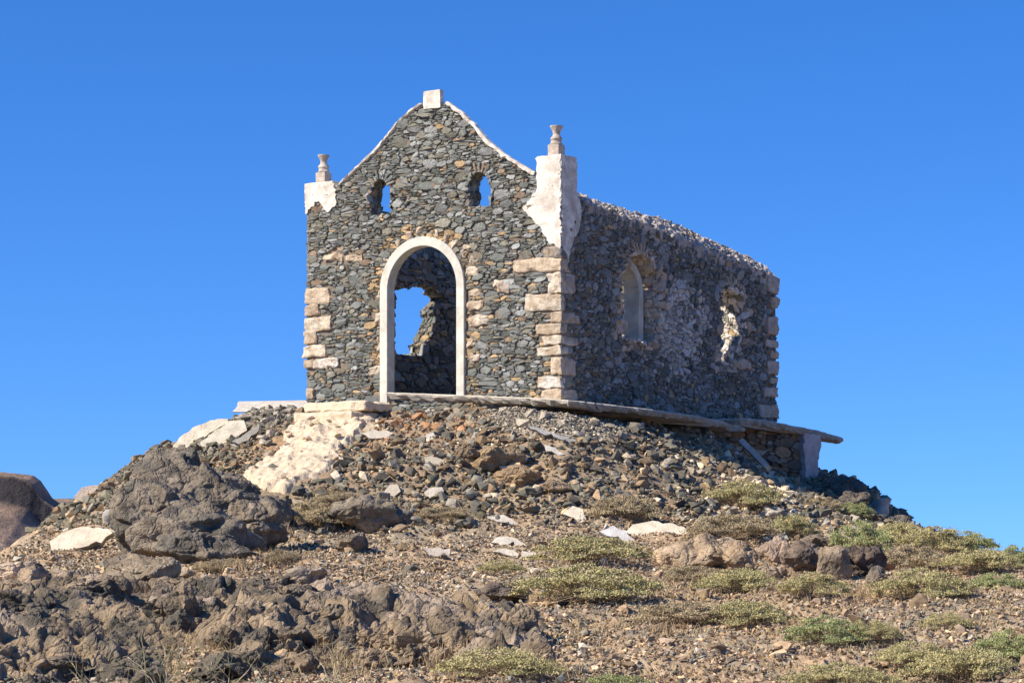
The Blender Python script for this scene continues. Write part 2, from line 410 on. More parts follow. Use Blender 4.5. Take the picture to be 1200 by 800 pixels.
# ------------------------------------------------------------------ rubble masonry
def masonry(acc, outer, holes, mapping, color, seed=1, radii=((.115, 260), (.08, 900), (.055, 3000), (.036, 9000)), asp=1.7, split=.5, prot=.03, skip=None, depth=.05, gap=.0035, snap=True):
    rg = np.random.default_rng(seed); outer = np.asarray(outer, float)
    u0, v0 = outer.min(0); u1, v1 = outer.max(0)
    S = np.zeros((0, 2)); R = np.zeros(0)
    for r, tries in radii:
        r0 = r
        area = (u1 - u0) * (v1 - v0) * asp
        c = np.c_[rg.uniform(u0 - .1, u1 + .1, tries * 2), rg.uniform(v0 - .1, v1 + .1, tries * 2) * asp]
        rr = r * rg.uniform(.8, 1.25, len(c))
        if len(S):
            ok = np.ones(len(c), bool)
            for i in range(0, len(c), 2000):
                d = np.sqrt(((c[i:i + 2000, None] - S[None]) ** 2).sum(-1)); ok[i:i + 2000] = (d > (rr[i:i + 2000, None] + R[None]) * .76).all(1)
            c = c[ok]; rr = rr[ok]
        keep = []
        grid = {}
        cs = r * 2.6
        for i in range(len(c)):
            gx, gy = int(c[i, 0] // cs), int(c[i, 1] // cs); good = True
            for ax in (-1, 0, 1):
                for ay in (-1, 0, 1):
                    for j in grid.get((gx + ax, gy + ay), ()):
                        if (c[i, 0] - c[j, 0]) ** 2 + (c[i, 1] - c[j, 1]) ** 2 < ((rr[i] + rr[j]) * .78) ** 2: good = False; break
                    if not good: break
                if not good: break
            if good: grid.setdefault((gx, gy), []).append(i); keep.append(i)
        S = np.r_[S, c[keep]]; R = np.r_[R, rr[keep]]
    cand = inpoly(S[:, 0], S[:, 1] / asp, outer)
    for h in holes: cand &= ~inpoly(S[:, 0], S[:, 1] / asp, h)
    WW = (R * rg.uniform(.55, 1.25, len(R))) ** 2
    if snap:
        Sr = S / np.array([1, asp]); ED = edge_dist(outer, Sr)
        for h in holes: ED = np.minimum(ED, edge_dist(h, Sr))
    holes = [[(float(a_), float(b_)) for a_, b_ in h] for h in holes]; outer = [(float(a_), float(b_)) for a_, b_ in outer]
    cs = .34; grid = {}
    for i in range(len(S)): grid.setdefault((int(S[i, 0] // cs), int(S[i, 1] // cs)), []).append(i)
    for i in np.nonzero(cand)[0]:
        if skip is not None and skip(S[i, 0], S[i, 1] / asp, R[i]): continue
        x, y = S[i]; r = R[i]; b = min(3.0 * r, .33)
        pg = [(x + b * math.cos(t), y + b * math.sin(t)) for t in np.arange(12) * math.pi / 6]
        gx, gy = int(x // cs), int(y // cs)
        nb = [j for ax in (-1, 0, 1) for ay in (-1, 0, 1) for j in grid.get((gx + ax, gy + ay), ()) if j != i]
        nb.sort(key=lambda j: (S[j, 0] - x) ** 2 + (S[j, 1] - y) ** 2)
        for j in nb[:26]:
            nx, ny = S[j, 0] - x, S[j, 1] - y
            c = .5 * (S[j, 0] ** 2 + S[j, 1] ** 2 - x * x - y * y + WW[i] - WW[j])
            pg = clip_half(pg, nx, ny, c)
            if len(pg) < 3: break
        if len(pg) < 3: continue
        pg = [(p[0], p[1] / asp) for p in pg]
        pieces = [pg]
        near_edge = snap and ED[i] < b * 1.05
        if rg.random() < split:
            k = rg.integers(2, 4); ys = [p[1] for p in pg]; lo, hi = min(ys), max(ys)
            if hi - lo > .035:
                sl = rg.normal() * .12; cx = x; pieces = []
                cuts = np.sort(lo + (hi - lo) * (np.arange(1, k) / k + rg.normal(size=k - 1) * .07))
                rem = pg
                for q in cuts:
                    low = clip_half(rem, -sl, 1, q - sl * cx); rem = clip_half(rem, sl, -1, -(q - sl * cx))
                    if len(low) >= 3: pieces.append(low)
                if len(rem) >= 3: pieces.append(rem)
        for pg2 in pieces:
            pg2 = np.array(pg2); cen = pg2.mean(0)
            mr = np.sqrt(((pg2 - cen) ** 2).sum(1)).mean()
            ext = pg2.max(0) - pg2.min(0)
            if ext.min() < .008: continue
            gp = gap * rg.uniform(.6, 1.6)
            pg2 = cen + (pg2 - cen) * np.maximum(.3, 1 - 2 * gp / np.maximum(ext, 1e-3))
            # cut corners
            q = np.empty((len(pg2) * 2, 2)); nx = np.roll(pg2, -1, 0); cu = rg.uniform(.08, .2); q[0::2] = pg2 * (1 - cu) + nx * cu; q[1::2] = pg2 * cu + nx * (1 - cu)
            q += rg.normal(size=q.shape) * min(.006, ext.min() * .06)
            if snap and near_edge:
                for t in range(len(q)):
                    for h in holes:
                        if pip(q[t, 0], q[t, 1], h): q[t] = nearest_on(h, q[t, 0], q[t, 1])[:2]
                    if not pip(q[t, 0], q[t, 1], outer):
                        n_ = nearest_on(outer, q[t, 0], q[t, 1])
                        if n_[2] > .02: q[t] = n_[:2]
            H = prot * rg.uniform(-.3, .65); tl = rg.normal(size=2) * .17
            m = len(q); cc = q.mean(0)
            def hh(pp, h): return h + (pp - cc) @ tl
            r1 = cc + (q - cc) * 1.0; r2 = cc + (q - cc) * rg.uniform(.82, .97, (m, 1))
            V = [mapping(a[0], a[1], -depth) for a in q]
            V += [mapping(a[0], a[1], hh(a, H - .011)) for a in r1]
            V += [mapping(a[0], a[1], hh(a, H + rg.normal() * .004)) for a in r2]
            V += [mapping(cc[0], cc[1], H + .004)]
            Fc = []
            for t in range(m):
                s = (t + 1) % m
                Fc.append((t, s, m + s, m + t)); Fc.append((m + t, m + s, 2 * m + s, 2 * m + t)); Fc.append((2 * m + t, 2 * m + s, 3 * m))
            acc.add(V, Fc, color(cen[0], cen[1], mr, rg))

def stone_col(u, v, r, rg, tan=0.03, dark=1.0):
    k = rg.random()
    if k < tan: c = np.array([.46, .33, .19]) * rg.uniform(.8, 1.15)
    elif k < tan + .05: c = np.array([.29, .215, .15]) * rg.uniform(.7, 1.15)
    elif k < tan + .30: c = np.array([.225, .212, .17]) * rg.uniform(.7, 1.25)
    elif k < tan + .65: c = np.array([.178, .186, .168]) * rg.uniform(.65, 1.3)
    else: c = np.array([.235, .24, .228]) * rg.uniform(.7, 1.6)
    return c * dark * .98 * np.array([1.02, 1.0, .95])

def core_slab(acc, outer, holes, mapping, h0, h1, col):
    polys = [[Vector((p[0], p[1], 0)) for p in outer]] + [[Vector((p[0], p[1], 0)) for p in h] for h in holes]
    tri = geometry.tessellate_polygon(polys)
    pts = [p for pl in polys for p in pl]; n = len(pts)
    V = [mapping(p[0], p[1], h0) for p in pts] + [mapping(p[0], p[1], h1) for p in pts]
    Fc = [tuple(t) for t in tri] + [tuple(i + n for i in reversed(t)) for t in tri]
    s = 0
    for pl in polys:
        m = len(pl)
        for i in range(m):
            a = s + i; b = s + (i + 1) % m; Fc.append((a, b, b + n, a + n))
        s += m
    acc.add(V, Fc, col)
def grow(poly, d):
    poly = np.asarray(poly); c = poly.mean(0); e = poly - c
    return c + e * (1 + d / np.maximum(np.linalg.norm(e, axis=1, keepdims=True), 1e-6))

def arch(c, w, zb, zs, n=20, rise=None):
    """opening outline: half width w about c, bottom zb, springing zs"""
    rise = w if rise is None else rise
    p = [(c - w, zb), (c + w, zb)]
    p += [(c + w * math.cos(t), zs + rise * math.sin(t)) for t in np.linspace(0, math.pi, n)]
    return p

tick('GROUND')
# ================================================================== GROUND
gx = np.r_[-6000, -3000, -1500, -700, -350, -180, -90, -50, -32, -22, np.arange(-16, -9, .35), np.arange(-9, 9.5, .045), np.arange(9.5, 17, .35), 23, 33, 52, 95, 190, 360, 700, 1500, 3000, 6000]
gy = np.r_[-300, -100, -40, -15, -5, np.arange(0, 17.5, .6), np.arange(17.5, 45.5, .045), np.arange(45.5, 58, .5), 60, 70, 90, 130, 200, 330, 600, 1200, 2500, 5000, 9000]
GX, GY = np.meshgrid(gx, gy); GZ = T(GX, GY)
gp = np.stack([GX, GY, GZ], -1).reshape(-1, 3)
nx_, ny_ = len(gx), len(gy)
ii = (np.arange(ny_ - 1)[:, None] * nx_ + np.arange(nx_ - 1)[None]).ravel()
gf = np.stack([ii, ii + 1, ii + 1 + nx_, ii + nx_], 1)
def soil_col(p):
    px, py = proj(np.c_[p[:, 0], np.maximum(p[:, 1], 1), p[:, 2]])
    nf = smooth(34, 18, np.hypot(p[:, 0], p[:, 1] - 32)); n = fbm(p * .8, 4, 31) * nf; m = fbm(p * 2.7, 3, 41) * nf - .2 * (1 - nf)
    brown = np.array([.44, .33, .225]); grey = np.array([.35, .30, .235]); rust = np.array([.46, .28, .15]); pale = np.array([.52, .43, .32])
    k = smooth(-.5, .5, n)[:, None]; c = brown * k + grey * (1 - k)
    k = (smooth(.1, .6, m) * .55)[:, None]; c = c * (1 - k) + pale * k
    hi = smooth(.9, 2.2, p[:, 2]) * smooth(-.1, .5, fbm(p * .9 + 7, 3, 77)); k = (hi * .8)[:, None]; c = c * (1 - k) + rust * k
    gz = ((px > 570) & (px < 738) & (py > 468) & (py < 505 + (px - 570) * .07))[:, None] * .8; c = c * (1 - gz) + np.array([.34, .32, .285]) * gz
    k = (smooth(.3, 1.0, p[:, 2]) * .45)[:, None] * (1 - gz); c = c * (1 - k) + np.array([.22, .16, .11]) * k
    return c * np.array([1.08, 1.0, .86])
acc = Acc(); acc.add(gp, gf, soil_col(gp))
tag(build(acc, 'ground', M_GROUND, smooth_sh=True), kind='structure')

# far hills: mesa with a cliff band whose shade is painted dark
def ridge(name, X, TOP, y0, depth, foot, cliff, seed, darktop):
    nx = 260; nr = 60
    xs = np.linspace(X[0], X[-1], nx); top = np.interp(xs, X, TOP)
    rows = np.linspace(0, 1, nr); V = []
    Xg, Rg = np.meshgrid(xs, rows); tp = np.tile(top, (nr, 1))
    # profile: plateau edge (0) -> cliff -> talus
    y = np.where(Rg < .12, y0 + depth * (.12 - Rg) / .12 * .03, y0 - np.where(Rg < .2, (Rg - .12) * depth * 1.0, np.where(Rg < .45, .08 * depth + (Rg - .2) * depth * .12, depth * .11 + (Rg - .45) * depth * 1.3)))
    hgt = tp - foot
    z = np.where(Rg < .12, tp, np.where(Rg < .45, tp - hgt * cliff * np.where(Rg < .2, (Rg - .12) * 2.2, .176 + (Rg - .2) * 3.3), tp - hgt * (cliff + (1 - cliff) * (Rg - .45) / .55)))
    p = np.stack([Xg, y, z], -1)
    n = fbm(p / (depth * .25), 5, seed)
    p[..., 1] += n * depth * .035 * smooth(.14, .5, Rg); p[..., 2] += (fbm(p / (depth * .08), 4, seed + 3)) * hgt.mean() * .02
    cliffk = smooth(.19, .24, Rg + .03 * n) * smooth(.47, .43, Rg + .02 * n)
    gl = vnoise(np.stack([Xg / (depth * .06) + Rg * 4, Rg * 1.2, 0 * Rg], -1), 4)[..., None]; col = np.array([.27, .185, .13]) * (1 + .25 * n[..., None] + .25 * gl)
    dark = np.array([.028, .029, .036])  # blue-dark shade of the cliff, put into its colour
    k = cliffk[..., None] * darktop
    col = col * (1 - k) + dark * k
    ii = (np.arange(nr - 1)[:, None] * nx + np.arange(nx - 1)[None]).ravel()
    f = np.stack([ii, ii + 1, ii + 1 + nx, ii + nx], 1)
    acc = Acc(); acc.add(p.reshape(-1, 3), f, col.reshape(-1, 3))
    return tag(build(acc, name, M_HILL, smooth_sh=True), kind='structure')
D = 900.0; kx = D / F
MX = [(-400, 560), (-150, 549), (0, 552), (22, 554), (37, 557), (45, 563), (51, 572), (58, 582), (68, 590), (88, 600), (120, 625), (160, 655)]
ridge('hills', [(x - 600) * kx for x, _ in MX], [(HZ - y) * kx for _, y in MX], D, 160, -14, .25, 3, .9)
D = 2600.0; kx = D / F
MX2 = [(-200, 592), (20, 588), (80, 583), (110, 588), (170, 620), (230, 645), (600, 650), (1000, 649), (1150, 647), (1250, 650), (1500, 651)]
ridge('hills', [(x - 600) * kx for x, _ in MX2], [(HZ - y) * kx for _, y in MX2], D, 500, -30, .4, 13, .5)

tick('CHAPEL')
# ================================================================== CHAPEL
TF, TS = .32, .50          # wall thickness: facade, sides
chapel = empty('ruined_chapel', bl(WD / 2, LN / 2, FL))
tag(chapel, 'roofless ruined stone chapel with pale arched doorway and stepped white gable on the mound', 'chapel')
ZB = 2.0
def m_front(u, v, h): return bl(u, -h, v)
def m_front_in(u, v, h): return bl(u, TF + h, v)
def m_side(u, v, h): return bl(-h, u, v)
def m_side_in(u, v, h): return bl(TS + h, u, v)
def m_left_in(u, v, h): return bl(WD - .30 - h, u, v)
def m_left(u, v, h): return bl(WD + h, u, v)
def m_back_in(u, v, h): return bl(u, LN - TS - h, v)
def m_back(u, v, h): return bl(u, LN + h, v)

GAB = [(395, 219), (418, 197.5), (441, 175.5), (457, 156.5), (465, 145.5), (480, 131.5), (494.5, 121.5), (519, 120.5), (524, 120.5), (540, 132), (556, 147), (570, 164.5), (591, 182), (610, 194), (627, 203.5)]
gab = [fac(*p) for p in GAB]
front_outer = [(0, ZB), (0, fac(657, 190)[1])] + [(fac(628.5, 190)[0], fac(628.5, 190)[1])] + [tuple(p) for p in gab[::-1]] + [(fac(394, 230)[0], fac(394, 230)[1]), (WD, fac(359, 222)[1]), (WD, ZB)]
front_outer = [tuple(map(float, p)) for p in front_outer]
dc = (fac(447, 400)[0] + fac(545.6, 400)[0]) / 2; dw = abs(fac(447, 400)[0] - fac(545.6, 400)[0]) / 2
dtop = fac(496, 277.5)[1]; dfl = fac(496, 467)[1]
print('door', dc, dw, dtop, dfl)
door = arch(dc, dw - .04, dfl - .02, dtop - dw, 24, dw - .04)
rg0 = np.random.default_rng(5)
def ragged(pxl, f, jit=.012, step=.05, **k):
    return [tuple(p) for p in densify([f(*p, **k) for p in pxl], step, jit, rg0)]
winL = ragged([(434.5, 252.5), (457.5, 252.5), (457.3, 222), (454, 211), (449, 205.5), (443, 206), (437.5, 212), (434.5, 223)], fac)
winR = ragged([(549.5, 242), (574.8, 241.8), (574.5, 216), (571.5, 206), (565, 200), (558, 200), (552, 205), (549, 215)], fac)
FH = [door, winL, winR]

# quoins seen on the front plane (pixel boxes) : x0,y0,x1,y1,colour, wraps
TAN = (.57, .455, .32); PALE = (.63, .54, .41); PINK = (.52, .42, .34); WHT = (.70, .64, .55); GRQ = (.17, .18, .18)
QR = [(601, 304.5, 657, 317, TAN), (642.5, 318.5, 657, 344, PALE), (616, 345, 657, 364, PALE), (646, 365, 657, 378, TAN), (628, 379.5, 657, 391, TAN), (637, 393, 657, 404, PALE),
      (630, 406, 657, 416.5, PALE), (645.5, 418, 657, 440, TAN), (631, 441.5, 657, 454.5, WHT), (635, 456, 657, 469.5, TAN), (637.5, 289, 657, 302.5, GRQ)]
QL = [(359, 338, 386, 355.5, TAN), (359, 357, 374, 370.5, TAN), (358.5, 372, 388, 387.5, PALE), (357.5, 389, 371, 402.5, TAN), (357, 404.5, 382.5, 418.5, PALE), (368, 419, 397, 430, WHT), (358, 421, 369, 432, TAN), (361, 455, 369, 468, TAN)]
QD = [(548.5, 339, 562, 347, PALE), (549, 369, 572, 383, PALE), (548, 396, 558, 406, TAN), (548, 414, 563, 424, PINK), (549, 352, 566, 364, TAN), (433, 430, 446, 441, PALE), (441, 394, 447, 410, TAN), (439, 366, 447, 378, PALE),
      (441, 340, 447, 352, TAN), (379, 298, 402, 305, TAN), (405, 298.5, 425, 305, TAN), (578, 327, 590, 336, PALE), (583, 330, 600, 343, PINK), (561, 382, 566, 392, TAN), (546.5, 312, 560, 322, PALE), (550, 300, 556, 310, TAN)]
QDa = [(522, 281, 20, 8, 65), (531, 289, 19, 9, 50), (541, 299, 18, 8, 38), (512, 273, 7, 13, 0), (493, 272, 6, 14, 0), (480, 279, 7, 12, 0), (466, 287, 7, 11, 0), (454, 304, 11, 7, 0), (449, 318, 9, 7, 0), (549, 290, 14, 8, 20)]
qrects = []
for q in QR + QL + QD:
    a0, z1 = fac(q[0], q[1]); a1, z0 = fac(q[2], q[3])
    qrects.append((min(a0, a1) - .01, max(a0, a1) + .01, z0 - .005, z1 + .005))
def q_skip(u, v, r):
    for a, b, c, d in qrects:
        if a - r * .1 < u < b + r * .1 and c < v < d: return True
    return False
def add_block(acc, mapping, u0, u1, v0, v1, h0, h1, col, seed, r=.035, noise=.010, rot=0.0, n=6):
    V, Fc = block_mesh(((u1 - u0) / 2, (v1 - v0) / 2, (h1 - h0) / 2), r, n + (3 if n == 6 else 0), noise * (1.5 if n == 6 else 1), seed)
    if rot:
        c, s = math.cos(rot), math.sin(rot); V = V @ np.array([[c, s, 0], [-s, c, 0], [0, 0, 1]])
    cu, cv_, ch = (u0 + u1) / 2, (v0 + v1) / 2, (h0 + h1) / 2
    W = [mapping(cu + p[0], cv_ + p[1], ch + p[2]) for p in V]
    rg = np.random.default_rng(seed); acc.add(W, Fc, np.array(col) * rg.uniform(.85, 1.12))

# --- front wall
def dist_door(u, v):
    if v < dtop - dw: return abs(abs(u - dc) - dw)
    return abs(math.hypot(u - dc, v - (dtop - dw)) - dw)
def col_front(u, v, r, rg):
    d = dist_door(u, v)
    tan = .02
    if d < .24 and v < dtop + .3: tan = .42
    elif u < .55 and v < 4.6: tan = .12
    elif u > WD - .45 and v < 4.5: tan = .10
    elif 1.0 < u < 1.9 and 3.8 < v < 4.7: tan = .10
    return stone_col(u, v, r, rg, tan)
acc = Acc()
front_low = [(p[0], p[1] - (.10 if p[1] > 3 else 0)) for p in front_outer]
core_slab(acc, front_low, [grow(h, .02) for h in FH], m_front, -.022, -TF + .03, (.12, .1, .08))
fw = build(acc, 'front_wall', M_CORE, chapel)
acc = Acc()
masonry(acc, front_outer, FH, m_front, col_front, seed=11, skip=q_skip,
        radii=((.125, 260), (.088, 1500), (.058, 7000), (.036, 24000)), asp=1.95, split=.5)
masonry(acc, front_low, FH, m_front_in, lambda u, v, r, g: stone_col(u, v, r, g, .05), seed=12, radii=((.16, 300), (.11, 1500), (.07, 5000)), split=.3)
# reveals of the openings
def reveal(acc, outline, mapping2, thick, seed, col, radii=((.07, 400), (.045, 2000)), start=0.0):
    """outline in the wall plane; mapping2(u,v,d) with d from outer face inwards"""
    pl = np.array(list(outline) + [outline[0]]); cen = np.array(outline).mean(0)
    seg = np.sqrt((np.diff(pl, axis=0) ** 2).sum(1)); cum = np.r_[0, np.cumsum(seg)]; tot = cum[-1]
    def mp(u, v, h):
        s = min(max(u, 0), tot - 1e-6); i = int(np.searchsorted(cum, s, 'right') - 1); i = min(i, len(seg) - 1)
        t = (s - cum[i]) / max(seg[i], 1e-9); q = pl[i] + (pl[i + 1] - pl[i]) * t
        d = (cen - q); d = d / max(np.linalg.norm(d), 1e-6)
        q = q + d * h
        return mapping2(q[0], q[1], v)
    masonry(acc, [(0, start), (tot, start), (tot, thick), (0, thick)], [], mp, col, seed=seed, radii=radii, asp=1.0, split=.35, snap=False, depth=.04, prot=.03)
reveal(acc, winL, lambda u, v, d: bl(u, d, v), TF, 21, lambda u, v, r, g: stone_col(u, v, r, g, .04))
reveal(acc, winR, lambda u, v, d: bl(u, d, v), TF, 22, lambda u, v, r, g: stone_col(u, v, r, g, .04))
reveal(acc, arch(dc, dw - .03, dfl - .02, dtop - dw, 24, dw - .03), lambda u, v, d: bl(u, d, v), TF, 23, lambda u, v, r, g: stone_col(u, v, r, g, .4), start=.19)
# fan stones over the little windows
for cen, w in ((np.mean(winL, 0), .17), (np.mean(winR, 0), .19)):
    for k, t in enumerate(np.linspace(.25, math.pi - .25, 9)):
        rr = .29; c = (cen[0] + w * 1.25 * math.cos(t), cen[1] + .17 + rr * .75 * math.sin(t))
        add_block(acc, m_front, c[0] - .085, c[0] + .085, c[1] - .022, c[1] + .022, -.05, .02, stone_col(0, 0, 0, rg0, .02), 300 + k, r=.015, noise=.006, rot=t)
build(acc, 'stonework', M_STONE, fw)
def quoin(parent, *args, **kw):
    g_ = np.random.default_rng(int(args[8] if len(args) > 8 else 1) + 7); args = list(args); hh_ = (args[4] - args[3]) * .05; args[3] += hh_ * g_.uniform(.2, 1.4); args[4] -= hh_ * g_.uniform(.2, 1.4); kw.setdefault('rot', g_.normal() * .03)
    a_ = Acc(); add_block(a_, *args, **kw); build(a_, 'quoin_stone', M_QUOIN, parent)
for k, q in enumerate(QR):
    a0, z1 = fac(q[0], q[1]); z0 = fac(q[2], q[3])[1]
    bdeep = [.25, .32, .10, .42, .16, .38, .20, .34, .12, .36, .2][k]
    quoin(fw, m_front, -.02, a0, z0, z1, -bdeep, .025, q[4], 50 + k, r=.022, noise=.012)
    if k % 2 == 1 and k < 10:  # return face on the side wall
        quoin(fw, m_side, .1, bdeep + .1, z0 + .01, z1 - .01, -.1, .022, PINK, 90 + k, noise=.012)
for k, q in enumerate(QL):
    a1, z1 = fac(q[0], q[1]); a0, z0 = fac(q[2], q[3])
    quoin(fw, m_front, a0, a1 + .02, z0, z1, -.25, .03, q[4], 120 + k, r=.026, noise=.014)
for k, q in enumerate(QD):
    a1, z1 = fac(q[0], q[1]); a0, z0 = fac(q[2], q[3])
    quoin(fw, m_front, a0, a1, z0, z1, -.12, .016, q[4], 150 + k, r=.03, noise=.02)
for k, (x, y, w, h, rt) in enumerate(QDa):
    u, v = fac(x, y); w = w * .0135; h = h * .0135
    quoin(fw, m_front, u - w / 2, u + w / 2, v - h / 2, v + h / 2, -.1, .022, [TAN, PALE, PINK][k % 3], 180 + k, r=.03, noise=.022, rot=math.radians(180 - rt) if rt else 0)


# --- door frame (cast arch, 19 cm deep)
def arch_ring(acc, c, w_out, w_in, zb, zs, mp, d0, d1, col, n=40, tmax=math.pi, rag=0):
    prof = []
    pts_o = [(c + w_out, zb), (c + w_out, (zb + zs) / 2)] + [(c + w_out * math.cos(t), zs + w_out * math.sin(t)) for t in np.linspace(0, tmax, n)] + ([(c - w_out, (zb + zs) / 2), (c - w_out, zb)] if tmax > 3 else [])
    pts_i = [(c + w_in, zb), (c + w_in, (zb + zs) / 2)] + [(c + w_in * math.cos(t), zs + w_in * math.sin(t)) for t in np.linspace(0, tmax, n)] + ([(c - w_in, (zb + zs) / 2), (c - w_in, zb)] if tmax > 3 else [])
    if rag:
        g_ = np.random.default_rng(6); pts_i = [(x + g_.normal() * rag, y + g_.normal() * rag) for x, y in pts_i]
    m = len(pts_o); V = []; e = .006
    for po, pi in zip(pts_o, pts_i):
        po = np.array(po); pi = np.array(pi); dd = (pi - po) / np.linalg.norm(pi - po)
        for q, d in ((po, d1), (po, d0 + e), (po + dd * e, d0), (pi - dd * e, d0), (pi, d0 + e), (pi, d1)): V.append(mp(q[0], q[1], d))
    Fc = []
    for i in range(m - 1):
        for k in range(6):
            a = i * 6 + k; b = i * 6 + (k + 1) % 6; Fc.append((a, b, b + 6, a + 6))
    Fc.append(tuple(range(6))); Fc.append(tuple(range((m - 1) * 6, m * 6)))
    acc.add(V, Fc, col)
acc = Acc(); arch_ring(acc, dc, dw, dw - .150, dfl - .06, dtop - dw, lambda u, v, d: bl(u, d, v), -.05, .15, (.6, .56, .47))
build(acc, 'door_frame', M_CONC, chapel)

# --- coping along the gable
def ribbon(acc, line, b0, b1, up, dn, rgx, col):
    L = densify(line, .05, 0, closed=False); m = len(L); V = []
    for i, p in enumerate(L):
        t = L[min(i + 1, m - 1)] - L[max(i - 1, 0)]; t /= np.linalg.norm(t); nrm = np.array([-t[1], t[0]]); nrm = nrm if nrm[1] > 0 else -nrm
        u_ = up * (1 + .25 * rgx.normal() * .6); d_ = dn * (1 + .9 * abs(rgx.normal())); 
        for q, b in ((p + nrm * u_, b0 + .01), (p + nrm * u_ * .9, b0 + .10), (p - nrm * .12, b1), (p - nrm * d_, b0 + .008 * rgx.normal()), (p + nrm * u_ * .5, b0 - .008)): V.append(bl(q[0], b, q[1]))
    Fc = [(i * 5 + k, i * 5 + (k + 1) % 5, (i + 1) * 5 + (k + 1) % 5, (i + 1) * 5 + k) for i in range(m - 1) for k in range(5)]
    Fc += [tuple(range(5)), tuple(range((m - 1) * 5, m * 5))]
    acc.add(V, Fc, col)
acc = Acc()
ribbon(acc, gab[:7], -.035, TF + .02, .022, .008, rg0, (1, 1, 1)); ribbon(acc, gab[8:], -.035, TF + .02, .026, .016, rg0, (1, 1, 1))
build(acc, 'gable_coping', M_PLAST, chapel)
# apex block
def bevel_box(acc, a0, a1, b0, b1, z0, z1, col=(1, 1, 1), r=.012, seed=1, noise=.006, n=7):
    add_block(acc, lambda u, v, h: bl(u, h, v), a0, a1, z0, z1, b0, b1, col, seed, r=r, noise=noise, n=n)
acc = Acc()
a1, z1 = fac(497.5, 107.5); a0, z0 = fac(518.5, 124)
bevel_box(acc, a0 + .02, a1, -.04, .07, z0 - .03, z1, seed=4)
build(acc, 'apex_block', M_PLAST, chapel)

# --- corner pillars with plaster
def sheet(acc, px, f, mp, h0, h1, seed, jit=.012):
    rg = np.random.default_rng(seed)
    o = densify([f(*p) for p in px], .035, jit, rg)
    core_slab(acc, [tuple(p) for p in o], [], mp, h1, h0, (1, 1, 1))
prt = fac(629.6, 182); pz_top = fac(643, 182)[1]
sb, sz = sid(674.8, 190)
acc = Acc()
bevel_box(acc, -.022, prt[0], -.022, sb, fac(640, 240)[1], pz_top, seed=5, n=9)
sheet(acc, [(629.6, 184), (629.6, 207), (631.7, 221), (622, 232), (613.5, 245), (621, 252), (628, 263), (636, 265), (637, 272), (641, 277), (644, 284), (650, 285), (655, 293), (658, 291), (658, 184)], fac, m_front, -.05, .028, 3)
sheet(acc, [(657.3, 186), (674.8, 190), (674.8, 221), (671.6, 223), (676, 232), (680.5, 245), (679, 262), (677, 271), (671, 279), (668, 291), (665, 303), (661, 296), (657.3, 293)], sid, m_side, -.05, .026, 4)
pillR = build(acc, 'corner_pillar', M_PLAST, chapel)
plz = fac(373, 213.5)[1]; pl0 = fac(390.5, 214)[0]
acc = Acc()
bevel_box(acc, pl0, WD + .03, -.020, .40, fac(373, 233)[1], plz, seed=6, n=9)
sheet(acc, [(358.5, 216), (392, 216), (393.5, 222), (394.5, 238), (390, 246), (385, 248.5), (380, 243), (377, 237.5), (370.5, 237), (367, 243), (363, 246), (360, 251), (358.5, 249)], fac, m_front, -.05, .026, 8)
pillL = build(acc, 'corner_pillar', M_PLAST, chapel)
def vase(cx, yb0, yb1, yt, wblk, wv, parent, bc, seed):
    """plinth block then a broken turned baluster"""
    a, zb = fac(cx, yb0, bc); z1 = fac(cx, yb1, bc)[1]; z2 = fac(cx, yt, bc)[1]
    acc = Acc(); hw = wblk * .0137 / 2 * .82
    bevel_box(acc, a - hw, a + hw, bc - hw, bc + hw, zb - .02, z1, seed=seed, r=.01)
    cen = bl(a, bc, 0); H = z2 - z1; R = wv * .0137 / 2
    prof = [(0, .0), (.95, .0), (1.0, .06), (.86, .12), (.82, .22), (.95, .30), (.86, .38), (.58, .52), (.56, .60), (.66, .72), (.88, .86), (1.0, .94), (1.0, 1.0), (.55, 1.0), (.5, .93), (0, .93)]
    n = 24; V = []; rg = np.random.default_rng(seed)
    for r, h in prof:
        for k in range(n):
            t = 2 * math.pi * k / n; V.append([cen[0] + R * r * math.cos(t), cen[1] + R * r * math.sin(t), z1 + H * h])
    V = np.array(V); V += np.stack([vnoise(V * 18 + k * 7, k) for k in range(3)], -1) * .007
    Fc = [(i * n + k, i * n + (k + 1) % n, (i + 1) * n + (k + 1) % n, (i + 1) * n + k) for i in range(len(prof) - 1) for k in range(n)]
    acc.add(V, Fc, (1, 1, 1)); return build(acc, 'finial', M_VASE, parent)
vase(652, 183, 170, 148, 17.5, 14.5, pillR, .22, 31); vase(379.3, 214, 202.5, 182, 17, 14, pillL, .2, 32)

# --- right side wall
OUTL = [(672, 232), (700, 243), (740, 257), (780, 275), (830, 293), (870, 309), (890, 317), (906, 326)]
RIDG = [(674, 226), (690, 233), (717, 241), (740, 247), (757, 253), (772, 255), (800, 266), (835, 282), (870, 298), (893, 310), (902, 317), (906, 322)]
so_ = np.array([sid(*p) for p in OUTL]); sr_ = np.array([sid(*p, a=.34) for p in RIDG])
zo = lambda b: np.interp(b, so_[:, 0], so_[:, 1]); zr = lambda b: np.interp(b, sr_[:, 0], sr_[:, 1])
print('side top z near/far', zo(0.3), zo(LN))
bs_ = np.linspace(.0, LN, 14)
side_outer = [(TF, ZB)] + [(LN, ZB)] + [(float(b), float(zo(b))) for b in bs_[::-1] if b > TF] + [(TF, float(zo(TF)))]
side_face = [(0, ZB), (LN, ZB)] + [(float(b), float(zo(b))) for b in bs_[::-1]]
w1 = ragged([(729, 396), (757, 402), (772, 400), (774, 372), (771, 350), (774, 338), (772, 322), (764, 306), (754, 295), (744, 296), (735, 305), (730, 320), (728, 345), (731, 365)], sid, .03)
